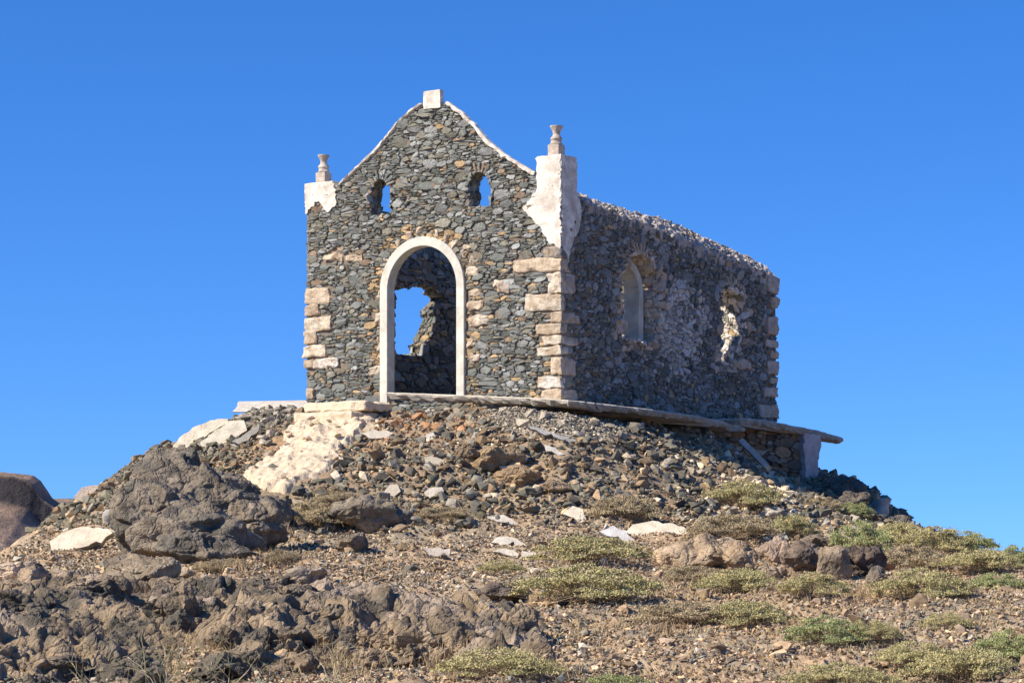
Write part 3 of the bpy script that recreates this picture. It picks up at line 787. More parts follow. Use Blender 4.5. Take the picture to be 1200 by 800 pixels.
w2 = ragged([(841, 424), (862, 426), (863, 409), (866, 398), (873, 385), (874, 362), (869, 346), (860, 340), (852, 338), (848, 346), (846, 360), (847, 400)], sid, .018)
def side_col(u, v, r, rg):
    c = stone_col(u, v, r, rg, .03)
    p = np.array([[u * 1.0, v * 1.0, 3.3]])
    # lime plaster film left between the windows, worn through in streaks
    m = float(fbm(p * 2.2, 4, 61)[0]) * .5 - ((u - 3.75) / 1.15) ** 2 - ((v - 3.75) / .85) ** 2 + .55 + rg.normal() * .25
    if m > 0: return np.array([.52, .47, .40]) * rg.uniform(.65, 1.15)
    for w in (w1, w2):
        d = nearest_on(w, u, v)[2]
        if d < .17 and rg.random() < .7: return np.array([.46, .36, .27]) * rg.uniform(.6, 1.15)
    if rg.random() < .12: return np.array([.27, .26, .24]) * rg.uniform(.8, 1.2)
    return c * .84  # deepens this wall's shade through the stone colour
acc = Acc()
core_slab(acc, side_outer, [grow(w1, .02), grow(w2, .02)], m_side, -.022, -TS + .03, (1, 1, 1))
sw = build(acc, 'side_wall', M_CORE, chapel)
SQ = [(898, 322, 911, 345, PINK), (903, 346, 911, 362, TAN), (899, 368, 910.5, 395, PINK), (896, 397, 911, 408, PINK), (903, 409, 910, 420, TAN), (899, 421, 910, 440, PINK), (894, 452, 909, 466, PINK), (890, 472, 909, 491, PINK), (901, 441, 910, 450, TAN)]
SQ2 = [(722, 372, 733, 391, PINK), (735, 393, 743, 405, PINK), (756, 398, 774, 409, (.34, .25, .19)), (724, 343, 732, 352, TAN), (772, 352, 780, 363, TAN), (771, 328, 779, 343, PINK), (874, 376, 884, 390, PINK), (870, 396, 884, 404, (.3, .24, .19)), (860, 420, 880, 434, PINK), (838, 412, 846, 425, PINK), (734, 300, 739, 314, TAN), (770, 310, 777, 323, TAN)]
sqr = []
for q in SQ + SQ2:
    b0, z1 = sid(q[0], q[1]); b1, z0 = sid(q[2], q[3]); sqr.append((b0 - .02, b1 + .02, z0, z1))
for k, q in enumerate(QR):
    if k % 2 == 1 and k < 10: sqr.append((0, .45, fac(q[2], q[3])[1], fac(q[0], q[1])[1]))
acc = Acc()
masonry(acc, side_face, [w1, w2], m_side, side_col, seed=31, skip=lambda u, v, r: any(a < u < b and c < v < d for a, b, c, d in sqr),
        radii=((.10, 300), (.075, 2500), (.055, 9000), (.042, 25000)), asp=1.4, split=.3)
masonry(acc, side_outer, [w1, w2], m_side_in, lambda u, v, r, g: stone_col(u, v, r, g, .08), seed=32, radii=((.16, 400), (.11, 2000), (.07, 6000)), split=.3)
reveal(acc, w1, lambda u, v, d: bl(d, u, v), TS, 33, lambda u, v, r, g: np.array([.70, .59, .46]) * g.uniform(.7, 1.1))
reveal(acc, w2, lambda u, v, d: bl(d, u, v), TS, 34, lambda u, v, r, g: (np.array([.74, .66, .56]) * g.uniform(.7, 1.1) if g.random() < .75 else stone_col(u, v, r, g)))
# fan of stones over window 1 and 2
for (cx, cy, n, w) in ((750, 297, 5, .24), (856, 334, 3, .14)):
    for k, t in enumerate(np.linspace(.8, math.pi - .8, n)):
        c = sid(cx, cy); c = (c[0] + w * math.cos(t), c[1] + .10 * math.sin(t) - .02)
        add_block(acc, m_side, c[0] - .11, c[0] + .11, c[1] - .025, c[1] + .025, -.05, .035, np.array(TAN) * .75, 330 + k, r=.02, noise=.012, rot=t)
build(acc, 'stonework', M_STONE, sw)
for k, q in enumerate(SQ):
    b0, z1 = sid(q[0], q[1]); b1, z0 = sid(q[2], q[3]); quoin(sw, m_side, b0, max(b1, LN - .0) + .03, z0, z1, -.3, .03, q[4], 220 + k, r=.022, noise=.014)
for k, q in enumerate(SQ2):
    b0, z1 = sid(q[0], q[1]); b1, z0 = sid(q[2], q[3]); quoin(sw, m_side, b0, b1, z0, z1, -.15, .03, q[4], 240 + k, r=.04, noise=.022)

# plastered inner lining of window 1
c1 = (sid(731, 350)[0] + sid(767, 350)[0]) / 2; hw1 = (sid(769, 350)[0] - sid(731, 350)[0]) / 2
ztop1 = sid(750, 300)[1]; zbot1 = sid(750, 398)[1]
acc = Acc(); arch_ring(acc, c1, hw1 + .02, hw1 - .11, zbot1 - .05, ztop1 - hw1 - .05, lambda u, v, d: bl(d, u, v), .24, TS + .03, (1, 1, 1), tmax=1.75, rag=.008)
build(acc, 'window_lining', M_CONC, chapel)
# crown: mortar fillet and small stones left of the roof
acc = Acc(); nb = 90; nc = 8; bb = np.linspace(.30, LN - .02, nb); V = []
for b in bb:
    o, r_ = float(zo(b)), float(zr(b))
    for t in np.linspace(0, 1, nc):
        a = -.01 + t * .36; z = o + (r_ - o) * (t ** .8)
        V.append(bl(a, b, z))
    V.append(bl(TS - .02, b, r_ - .05)); V.append(bl(TS - .02, b, o - .3)); V.append(bl(.03, b, o - .3))
V = np.array(V); nn = fbm(V * 3.3, 3, 88); n2_ = fbm(V * 12, 3, 98)
V[:, 2] += nn * .035 + n2_ * .03; V += np.outer(n2_ * .02, -av)
w_ = nc + 3
Fc = [(i * w_ + k, i * w_ + (k + 1) % w_, (i + 1) * w_ + (k + 1) % w_, (i + 1) * w_ + k) for i in range(nb - 1) for k in range(w_)]
Fc += [tuple(range(w_)), tuple(range((nb - 1) * w_, nb * w_))]
kk = smooth(-.2, .4, fbm(V * 4, 3, 17))[:, None]
acc.add(V, Fc, np.array([.55, .46, .37]) * kk + np.array([.36, .30, .25]) * (1 - kk))
rgc = np.random.default_rng(77)
for i in range(420):
    b = rgc.uniform(.32, LN - .05); t = rgc.uniform(0, 1.15); o, r_ = float(zo(b)), float(zr(b))
    p = bl(-.01 + min(t, 1.2) * .36, b, o + (r_ - o) * min(t, 1) ** .8)
    s = rgc.uniform(.012, .05); v, f = rock(2, i % 23 + 500, (s, s * .8, s * .6), 8, .05)
    c = np.array([.56, .48, .40]) if rgc.random() < .6 else stone_col(0, 0, 0, rgc)
    acc.add(v @ rotm(rgc).T + p, f, c * rgc.uniform(.7, 1.1))
build(acc, 'wall_crown', M_STONE, sw)

# --- left side wall with the broken window, and the back wall
hole_px = [(462, 418), (484, 416), (480, 405), (487, 398), (490, 386), (494, 372), (492, 366), (500, 357), (505, 350), (500, 346), (493, 338), (484, 334), (470, 337), (462, 338)]
TL = .30
def lft(px, py, a=None): return sid(px, py, WD if px > 474 else WD - TL)
lh = ragged(hole_px, lft, .02)
print('left hole b,z', np.array(lh).min(0), np.array(lh).max(0))
LT = 5.95
left_outer = [(TF, ZB), (LN, ZB), (LN, LT - .45), (LN * .75, LT - .2), (LN * .5, LT - .15), (LN * .3, LT), (TF, LT)]
acc = Acc(); core_slab(acc, left_outer, [grow(lh, .02)], m_left, -.022, -TL + .03, (1, 1, 1))
lw = build(acc, 'side_wall', M_CORE, chapel)
acc = Acc()
def lcol(u, v, r, g):
    if nearest_on(lh, u, v)[2] < .15 and g.random() < .6: return np.array([.42, .33, .24]) * g.uniform(.6, 1.1)
    return stone_col(u, v, r, g, .04)
masonry(acc, left_outer, [lh], m_left_in, lcol, seed=41, radii=((.12, 700), (.085, 3000), (.06, 9000)), split=.3)
masonry(acc, left_outer, [lh], m_left, lambda u, v, r, g: stone_col(u, v, r, g, .04), seed=42, radii=((.17, 400), (.12, 2000), (.08, 5000)), split=.3)
reveal(acc, lh, lambda u, v, d: bl(WD - d, u, v), TL, 43, lcol)
build(acc, 'stonework', M_STONE, lw)
BT = 5.6
back_outer = [(TS, ZB), (WD - TS, ZB), (WD - TS, 5.2), (WD * .6, BT), (WD * .4, BT - .2), (TS, float(zo(LN)) - .05)]
acc = Acc(); core_slab(acc, back_outer, [], m_back, -.022, -TS + .03, (1, 1, 1)); bw = build(acc, 'back_wall', M_CORE, chapel)
back_full = [(0, ZB), (WD, ZB), (WD, 5.2), (WD * .6, BT), (WD * .4, BT - .2), (0, float(zo(LN)) - .02)]
acc = Acc()
masonry(acc, back_outer, [], m_back_in, lambda u, v, r, g: stone_col(u, v, r, g, .06), seed=51, radii=((.15, 500), (.1, 2500), (.07, 6000)), split=.3)
masonry(acc, back_full, [], m_back, lambda u, v, r, g: stone_col(u, v, r, g, .04), seed=52, radii=((.17, 400), (.12, 2000), (.08, 5000)), split=.3)
build(acc, 'stonework', M_STONE, bw)
acc = Acc(); add_block(acc, lambda u, v, h: bl(u, h, v), .04, WD - .04, 2.0, FL, .04, LN - .04, (.3, .26, .2), 9, r=.02, noise=.003)
build(acc, 'floor', M_SLAB, chapel)

tick('slabs')
# ================================================================== slabs
def slab_from_pts(acc, pts, thick, top, edge, rg, jit=.012, nrm=None, sub=.07):
    """pts: world outline (roughly planar); extruded down along the normal, edges broken and rough"""
    pts = np.array(pts); c = pts.mean(0); u_, s_, vt = np.linalg.svd(pts - c); n = vt[2]
    if n[2] < 0: n = -n
    if nrm is not None: n = nrm
    e1 = vt[0]; e2 = np.cross(n, e1)
    o = np.array([[(p - c) @ e1, (p - c) @ e2] for p in pts])
    hts = np.array([(p - c) @ n for p in pts])
    o2 = densify(np.c_[o, hts], sub)
    m = len(o2)
    o2[:, :2] += rg.normal(size=(m, 2)) * jit
    def W(q, h): return c + e1 * q[0] + e2 * q[1] + n * (q[2] + h)
    rings = []; cen2 = o2.mean(0)
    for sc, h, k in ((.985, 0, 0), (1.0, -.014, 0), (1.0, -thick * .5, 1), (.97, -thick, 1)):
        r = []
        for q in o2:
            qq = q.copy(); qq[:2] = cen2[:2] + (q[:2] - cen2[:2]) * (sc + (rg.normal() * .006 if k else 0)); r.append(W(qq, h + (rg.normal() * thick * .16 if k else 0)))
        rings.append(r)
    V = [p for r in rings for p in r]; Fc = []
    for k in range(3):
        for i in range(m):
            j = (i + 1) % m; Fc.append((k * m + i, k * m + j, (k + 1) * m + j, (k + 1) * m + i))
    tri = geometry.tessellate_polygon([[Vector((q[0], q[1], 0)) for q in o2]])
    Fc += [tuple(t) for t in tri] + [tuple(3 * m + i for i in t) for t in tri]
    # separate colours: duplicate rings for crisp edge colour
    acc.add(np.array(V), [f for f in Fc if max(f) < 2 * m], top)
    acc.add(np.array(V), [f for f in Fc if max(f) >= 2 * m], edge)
def slab_px(px, thick, top, edge, seed, tilt=.35, lift=.05, d=None, jit=.014):
    thick = thick * 1.35
    rg = np.random.default_rng(seed); px = np.array(px, float); c = px.mean(0); g = hit(c[0], c[1])
    if d is not None: g = P(c[0], c[1], d)
    n = gnormal(g); v = -g / np.linalg.norm(g); n = n * (1 - tilt) + v * tilt; n /= np.linalg.norm(n)
    g = g + n * lift
    for it in range(12):
        pts = []
        for q in px:
            r = ray(*q); pts.append(r * (g @ n) / (r @ n))
        low = min(p[2] - float(T(p[0], p[1])) for p in pts)
        if low > -.01 or d is not None: break
        g = g + n * min(.06, max(.01, -low * .6))
    SLXY.append(np.array(pts)[:, :2])
    acc = Acc(); slab_from_pts(acc, pts, thick, top, edge, rg, jit=jit, nrm=n); return acc, g - n * (thick + .02)

terr = empty('stone_terrace', bl(0, LN / 2, FL - .3))
tag(terr, 'grey concrete terrace ledge on rubble footing running under the chapel right side', 'terrace')
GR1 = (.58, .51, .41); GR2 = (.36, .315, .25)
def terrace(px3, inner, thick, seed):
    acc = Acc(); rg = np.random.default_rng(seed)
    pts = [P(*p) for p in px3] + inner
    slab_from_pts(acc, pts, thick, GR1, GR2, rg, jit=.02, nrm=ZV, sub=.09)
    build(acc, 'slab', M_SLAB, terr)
def inn(a, b, z): return bl(a, b, z)
s1 = [(452, 466.9, 40.75), (500, 467.2, 40.35), (545, 467.6, 39.9), (600, 468.6, 39.05), (640, 469.2, 38.45), (668, 470.5, 38.1), (700, 472.5, 38.5), (760, 476, 39.5), (820, 481, 40.7), (850, 486, 41.3), (872, 491.5, 41.8)]
zz = P(*s1[-1])[2]
e = P(*s1[-1]); bb_ = (e - C0) @ bv
terrace(s1, [inn(.02, bb_ - .1, zz), inn(.02, .03, 2.42), inn(3.0, .0, 2.55), ], .095, 71)
s2 = [(868, 491.8, 42.2), (884, 492.3, 42.5), (905, 494.5, 42.9), (925, 498, 43.2), (960, 503.5, 43.9), (987, 511, 44.4)]
terrace(s2, [P(975, 509, 45.4), inn(-.3, LN + .4, 2.33), inn(.3, LN + .2, 2.36), inn(.3, LN - 3.2, 2.31)], .10, 72)
# rubble footing below the ledge, with the pinkish plastered stub
acc = Acc()
def footing(p0, p1, zt, zb, seed, col):
    p0 = np.array(p0); p1 = np.array(p1); d = p1 - p0; Ld = np.linalg.norm(d[:2]); e = np.array([d[0], d[1], 0]) / Ld; n = np.array([e[1], -e[0], 0])
    def mp(u, v, h): return np.array([p0[0], p0[1], 0]) + e * u + n * h + ZV * v
    outl = [(0, zb), (Ld, zb), (Ld, zt(1)), (Ld / 2, zt(.5)), (0, zt(0))]
    core_slab(acc, outl, [], mp, -.04, -.6, (.3, .18, .1))
    masonry(acc, outl, [], mp, col, seed=seed, radii=((.13, 300), (.09, 1200), (.06, 4000)), split=.35, prot=.06, depth=.06)
def fcol(u, v, r, g):
    k = g.random()
    return (np.array([.30, .19, .11]) if k < .35 else np.array([.17, .14, .11]) if k < .75 else np.array([.36, .30, .22])) * g.uniform(.6, 1.2)
f0 = bl(.15, .2); f1 = bl(.15, 4.4); f2 = bl(-.15, 4.6); f3 = P(944, 505, 43.75)
footing(f0, f1, lambda t: 2.36, 1.0, 81, fcol)
footing(f2, f3, lambda t: 2.27 - .13 * t, .8, 82, fcol)
footing(bl(2.6, -.02), bl(.0, -.02), lambda t: 2.40, 1.7, 84, fcol)
build(acc, 'footing', M_STONE, terr)
acc = Acc()
q0 = P(941, 510, 43.6); q1 = P(967, 511, 43.95)
d = q1 - q0; e_ = np.array([d[0], d[1], 0]); e_ /= np.linalg.norm(e_); n_ = np.array([e_[1], -e_[0], 0])
o_ = densify([(0, 2.18), (.0, 1.9), (.03, 1.55), (.02, 1.32), (.15, 1.2), (.30, 1.28), (.36, 1.5), (.34, 1.7), (.42, 1.95), (.41, 2.16)], .06, .012, rg0)
core_slab(acc, [tuple(p) for p in o_], [], lambda u, v, h: np.array([q0[0], q0[1], 0]) + e_ * u + n_ * h + ZV * v, .03, -.5, (1, 1, 1))
M_PINK = mat('faded_pink_plaster', base=(.52, .44, .40), attr=False, nscale=6, namt=.2, bscale=25, bstr=.4, bdist=.02, base2=(.36, .31, .29), patch=4)
build(acc, 'plastered_pier', M_PINK, terr)

tick('steps')
# ================================================================== steps left of the door
steps = empty('ruined_steps', hit(380, 520))
tag(steps, 'crumbling pale yellow masonry steps falling left from the chapel door', 'steps')
M_TAN = mat('lime_masonry', nscale=7, namt=.2, bscale=30, bstr=.7, bdist=.03)
YT = np.array([.68, .55, .38])
def step_box(x0, y0, x1, y1, d, deep, seed, rough=.012):
    acc = Acc(); p0 = P(x0, y1, d); p1 = P(x1, y0, d); cz = (p0[2] + p1[2]) / 2
    half = (abs(p1[0] - p0[0]) / 2 / .9, deep / 2, abs(p1[2] - p0[2]) / 2)
    V, Fc = block_mesh(half, .045, 16, rough * 1.6, seed); R = np.array([av[:2], bv[:2]]).T
    V[:, :2] = V[:, :2] @ np.array([[-av[0], -av[1]], [bv[0], bv[1]]])
    cen = np.array([(p0[0] + p1[0]) / 2, d + deep * .4, cz]); acc.add(V + cen, Fc, YT)
    build(acc, 'step', M_TAN, steps)
step_box(366, 470.5, 447, 482.5, 40.0, .8, 1); step_box(354, 482.5, 432, 497, 39.8, .8, 2); step_box(345, 497, 412, 510, 39.5, .7, 3, .02)
# eroded masonry body that follows the slope
poly = [(332, 510), (340, 502), (350, 496), (372, 493), (425, 490), (436, 489), (441, 492), (436, 500), (420, 508), (404, 520), (397, 533), (392, 548), (378, 556), (354, 563), (348, 576), (330, 582), (308, 576), (282, 564), (292, 552), (310, 545), (314, 535), (324, 522)]
acc = Acc(); cells = {}
xs = np.arange(286, 446, 1.0); ys = np.arange(486, 582, 1.0)
pl = []
GXp, GYp = np.meshgrid(xs, ys)
# lay a dense patch in world space above the ground
w0 = [hit(x, y) for x, y in poly]; wp = np.array(w0)
x0, y0 = wp[:, 0].min(), wp[:, 1].min(); x1, y1 = wp[:, 0].max(), wp[:, 1].max()
ux = np.arange(x0, x1, .025); uy = np.arange(y0, y1, .025); UX, UY = np.meshgrid(ux, uy)
dist = np.zeros(UX.shape); ins = inpoly(UX, UY, wp[:, :2])
flat = np.stack([UX.ravel(), UY.ravel()], 1)
edge = np.full(len(flat), 9.0)
for i in range(len(wp)):
    a_ = wp[i - 1, :2]; b_ = wp[i, :2]; dd = b_ - a_; t = np.clip(((flat - a_) @ dd) / (dd @ dd), 0, 1); edge = np.minimum(edge, np.linalg.norm(flat - a_ - t[:, None] * dd, axis=1))
edge = edge.reshape(UX.shape) * np.where(ins, 1, -1)
q3 = np.stack([UX, UY, np.zeros_like(UX)], -1)
edge = edge + .12 * fbm(q3 * 4, 4, 4)
hgt = smooth(-.05, .12, edge) * (.12 + .03 * fbm(q3 * 2, 3, 19)) - .04
Z = T(UX, UY) + hgt
stepz = .11; fr = Z / stepz; Z = Z * .80 + .20 * stepz * (np.floor(fr) + smooth(.55, .95, fr - np.floor(fr)))
Z += .008 * fbm(q3 * 9, 3, 21)
k = smooth(-.3, .5, fbm(np.stack([UX, UY, Z], -1) * 4, 4, 6))[..., None]
cc = YT * (.85 + .15 * k) * k + np.array([.67, .52, .35]) * (1 - k)
nxx = len(ux); ii = (np.arange(len(uy) - 1)[:, None] * nxx + np.arange(nxx - 1)[None])
okc = (edge[:-1, :-1] > -.05)
ii = ii[okc]
acc.add(np.stack([UX, UY, Z], -1).reshape(-1, 3), np.stack([ii, ii + 1, ii + 1 + nxx, ii + nxx], 1), cc.reshape(-1, 3))
rgs = np.random.default_rng(9)
ipts = flat[(edge.ravel() > .02)]
for i in range(24):
    p = ipts[rgs.integers(len(ipts))]; s = rgs.uniform(.02, .07); v, f = rock(2, 700 + i % 19, (s * 1.3, s, s * .6), 9, .05)
    z = float(T(p[0], p[1])) + .11
    acc.add(v @ rotm(rgs, .6).T + np.array([p[0], p[1], z]), f, YT * rgs.uniform(.65, 1.05) * (1, rgs.uniform(.9, 1), rgs.uniform(.8, 1)))
build(acc, 'masonry_bed', M_TAN, steps)
STEP_BIG = grow(wp[:, :2], .10)

# thin path edge on the far left
acc = Acc(); rgp = np.random.default_rng(3)
slab_from_pts(acc, [P(274, 482.0, 42.0), P(300, 480.6, 41.6), P(335, 478.3, 41.2), P(352, 476.5, 41.0), P(365, 472.5, 41.3), P(362, 471.5, 43), P(280, 478, 44)], .03, (.58, .52, .43), (.50, .45, .38), rgp, nrm=ZV)
po = build(acc, 'path_slab', M_SLAB, loc=P(300, 482, 41.8)); tag(po, 'thin pale path slab with grey gravel bedding at the left foot of the chapel', 'slab')

tick('fallen')
# ================================================================== fallen slabs
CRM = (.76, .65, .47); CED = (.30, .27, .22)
SLXY = []
SL = [
 ([(198, 530), (206, 516), (226, 502), (242, 493), (268, 489), (262, 497), (245, 508), (222, 528), (212, 531)], .07, CRM, 'cream concrete slab lying at the crest, leftmost of the two big upper slabs'),
 ([(222, 529), (245, 510), (266, 493), (286, 492.5), (290, 503), (275, 513), (252, 524)], .07, CRM, 'cream concrete slab beside the path, nearest the chapel of the upper slabs'),
 ([(262, 524), (292, 505), (303, 499), (304, 505), (290, 515), (268, 528)], .06, (.42, .38, .30), 'narrow grey-brown slab tilted against the upper cream slabs'),
 ([(86, 583), (97, 570), (112, 567), (114, 573), (101, 584), (92, 591)], .06, (.62, .50, .38), 'small beige slab standing on the left skyline of the mound'),
 ([(49, 655), (59, 645), (60, 634), (72, 624), (95, 617), (122, 617), (132, 624), (118, 633), (95, 641), (70, 648)], .09, CRM, 'large rounded cream slab low on the left beside the huge boulder'),
 ([(728, 628), (742, 614), (757, 611), (790, 614), (813, 622), (795, 628), (770, 637), (748, 637)], .08, CRM, 'large cream slab in front of the olive shrub at the slope foot'),
 ([(657, 600), (672, 594), (682, 596), (687, 608), (678, 612), (664, 604)], .06, CRM, 'cream five-sided slab among dark rubble at mid slope'),
 ([(570, 604), (590, 603), (607, 612), (602, 616), (585, 613)], .05, (.62, .54, .42), 'thin pale slab just above the two flat slabs mid ground'),
 ([(577, 633), (590, 627), (605, 631), (618, 638), (606, 643), (590, 640)], .06, (.66, .58, .45), 'pale flat slab tilted forward above a split pair of slabs'),
 ([(579, 645), (594, 642), (610, 648), (608, 653), (592, 651)], .05, (.66, .58, .45), 'pale small slab directly below the forward tilted slab'),
 ([(612, 645), (627, 645), (628, 653), (620, 657), (612, 652)], .06, (.66, .58, .45), 'squarish pale slab piece right of the split pair'),
 ([(424, 507), (437, 503), (452, 503), (462, 507), (452, 513), (432, 513)], .06, (.60, .52, .40), 'pale flat slab below the chapel doorway left side'),
 ([(498, 576), (502, 570), (518, 570), (520, 575), (512, 584), (500, 585)], .05, (.66, .57, .44), 'small pale slab alone in the middle of the rubble slope'),
 ([(447, 577), (455, 569), (466, 568), (470, 575), (462, 582), (450, 583)], .07, (.62, .52, .38), 'pale broken block near the foot of the pale steps'),
 ([(497, 640), (505, 642), (530, 643), (528, 652), (503, 650)], .05, (.55, .46, .37), 'dull beige slab half buried in gravel mid ground'),
 ([(497, 536), (512, 534), (525, 541), (513, 545), (498, 543)], .06, (.50, .42, .30), 'tan flat stone slab above the big brown block'),
 ([(619, 497), (637, 503), (660, 511), (676, 515), (672, 519), (640, 508), (622, 501)], .05, (.42, .40, .36), 'long thin grey slab sliding down below the facade corner'),
 ([(638, 519), (646, 523), (661, 532), (655, 533), (641, 528)], .05, (.62, .56, .46), 'slim whitish slab pointing down right below the long grey slab'),
 ([(500, 508), (508, 507), (512, 512), (506, 515), (500, 513)], .06, (.60, .54, .44), 'small whitish chunk below the door sill'),
 ([(703, 622), (716, 616), (733, 622), (748, 636), (735, 634), (712, 626)], .05, (.60, .56, .50), 'crumbled whitish slab end touching the large cream slab'),
]
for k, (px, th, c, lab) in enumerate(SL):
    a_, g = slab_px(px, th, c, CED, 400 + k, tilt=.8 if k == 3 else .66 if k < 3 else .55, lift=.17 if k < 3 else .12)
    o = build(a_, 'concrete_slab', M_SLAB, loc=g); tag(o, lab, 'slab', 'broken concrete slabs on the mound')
# leaning beam under the ledge
p0 = P(869, 517, 40.9); p1 = P(901, 549, 40.6)
acc = Acc(); dvec = p1 - p0; Ld = np.linalg.norm(dvec); e1 = dvec / Ld; e3 = np.cross(e1, np.array([0, -1., 0])); e3 /= np.linalg.norm(e3); e2 = np.cross(e3, e1)
V, Fc = block_mesh((Ld / 2, .09, .045), .01, 9, .006, 3); acc.add(np.outer(V[:, 0], e1) + np.outer(V[:, 1], e2) + np.outer(V[:, 2], e3) + (p0 + p1) / 2, Fc, (.40, .36, .30))
tag(build(acc, 'concrete_beam', M_SLAB, loc=p1), 'grey concrete strip leaning from the terrace ledge down into the rubble', 'beam')
# stub of a round column on the right skyline
g = hit(1031, 606); acc = Acc(); n = 20; V = []
for i, (r, h) in enumerate(((.0, 0), (.13, 0), (.125, .1), (.10, .2), (.10, .24), (.12, .30), (.13, .32), (.06, .33), (0, .33))):
    for k in range(n):
        t = 2 * math.pi * k / n; V.append([g[0] + r * math.cos(t) + h * .25, g[1] + r * math.sin(t), g[2] - .03 + h])
V = np.array(V); V += np.stack([vnoise(V * 14 + k * 7, k) for k in range(3)], -1) * .012
Fc = [(i * n + k, i * n + (k + 1) % n, (i + 1) * n + (k + 1) % n, (i + 1) * n + k) for i in range(8) for k in range(n)]
acc.add(V, Fc, (.46, .40, .33)); tag(build(acc, 'column_fragment', M_SLAB, loc=g, smooth_sh=True), 'short pale round column stub standing on the right skyline of the mound', 'column')
# fallen rounded finial piece at the left
g = hit(127, 617); acc = Acc(); V = []
for i, (r, h) in enumerate(((.0, 0), (.05, 0), (.055, .05), (.09, .10), (.12, .16), (.12, .21), (.09, .25), (0, .27))):
    for k in range(n):
        t = 2 * math.pi * k / n; V.append([g[0] + r * math.cos(t) + h * .2, g[1] + r * math.sin(t), g[2] - .01 + h])
V = np.array(V); V += np.stack([vnoise(V * 14 + k * 7, k) for k in range(3)], -1) * .01
Fc = [(i * n + k, i * n + (k + 1) % n, (i + 1) * n + (k + 1) % n, (i + 1) * n + k) for i in range(7) for k in range(n)]
acc.add(V, Fc, (.36, .33, .29)); tag(build(acc, 'fallen_finial', M_SLAB, loc=g, smooth_sh=True), 'greyish white rounded finial piece lying above the large rounded cream slab', 'finial')

tick('boulders')
# ================================================================== boulders
def bcol(p, seed, dark=(.105, .098, .088), brown=(.20, .155, .115), mix=.35):
    n = fbm(p * 2.3 + seed, 4, seed % 13); k = smooth(.5 - mix, 1.1 - mix, n * .5 + .5)[:, None]
    n2 = fbm(p * 7 + seed, 3, 3 + seed % 13)[:, None]
    return (np.array(dark) * (1 - k) + np.array(brown) * k) * (1 + .25 * n2) * np.array([1.07, 1.0, .89])
def lump_set(name, lumps, label, cat='boulder', group=None, dark=(.105, .098, .088), brown=(.20, .155, .115), mix=.35, sub=5, crack=.05, seed=0):
    """lumps: (px, py of centre, width px, height px, depth offset, depth size factor)"""
    acc = Acc(); base = None
    for k, (x, y, w, h, dofs, ds) in enumerate(lumps):
        if k and len(lumps) < 6: break
        if len(lumps) < 6: w *= 1.25 * (1 + .22 * (len(lumps) - 1)); h *= 1.2
        g = hit(x, min(y + h * .42, 799)); d = g[1] + dofs; sc = d / F
        half = (w * sc / 2, w * sc / 2 * ds, h * sc / 2)
        cen = P(x, y, d + half[1] * .5)
        s_ = sub if w > 60 else sub - 1
        v, f = rock(s_, 900 + seed * 31 + k * 7, half, 24, .02, 0)
        v = v * 1.12
        rg = np.random.default_rng(seed * 50 + k); t = rg.uniform(-.3, .3); c_, s1_ = math.cos(t), math.sin(t)
        v = v @ np.array([[c_, s1_, 0], [-s1_, c_, 0], [0, 0, 1]])
        v = v + cen
        nr = v - cen; nr /= np.linalg.norm(nr, axis=1, keepdims=True); sz_ = min(1.0, half[0] / .45)
        v = fracture(v, nr, .38 * sz_ + .03, .052 * sz_, .12 * sz_ + .02, .017 * sz_, .005)
        acc.add(v, f, bcol(v, seed + k, dark, brown, mix))
        if base is None: base = (cen[0], cen[1], g[2])
    o = build(acc, name, M_BOULD, loc=base); tag(o, label, cat, group); return o
lump_set('boulder', [(236, 600, 178, 118, .15, .6), (198, 585, 116, 100, .3, .8), (240, 590, 130, 96, .1, .7), (185, 612, 112, 100, -.1, .7), (290, 612, 100, 76, 0, .8), (235, 628, 130, 70, -.2, .6), (316, 606, 54, 62, .2, .9), (205, 568, 100, 56, .4, .8), (178, 592, 60, 90, .3, .8), (158, 625, 50, 64, .0, .8), (262, 580, 70, 70, .2, .8), (222, 645, 110, 40, -.3, .6)],
         'huge dark grey cracked basalt boulder left of the pale steps', dark=(.125, .117, .10), brown=(.22, .185, .145), mix=.36, sub=6, crack=.07, seed=1)
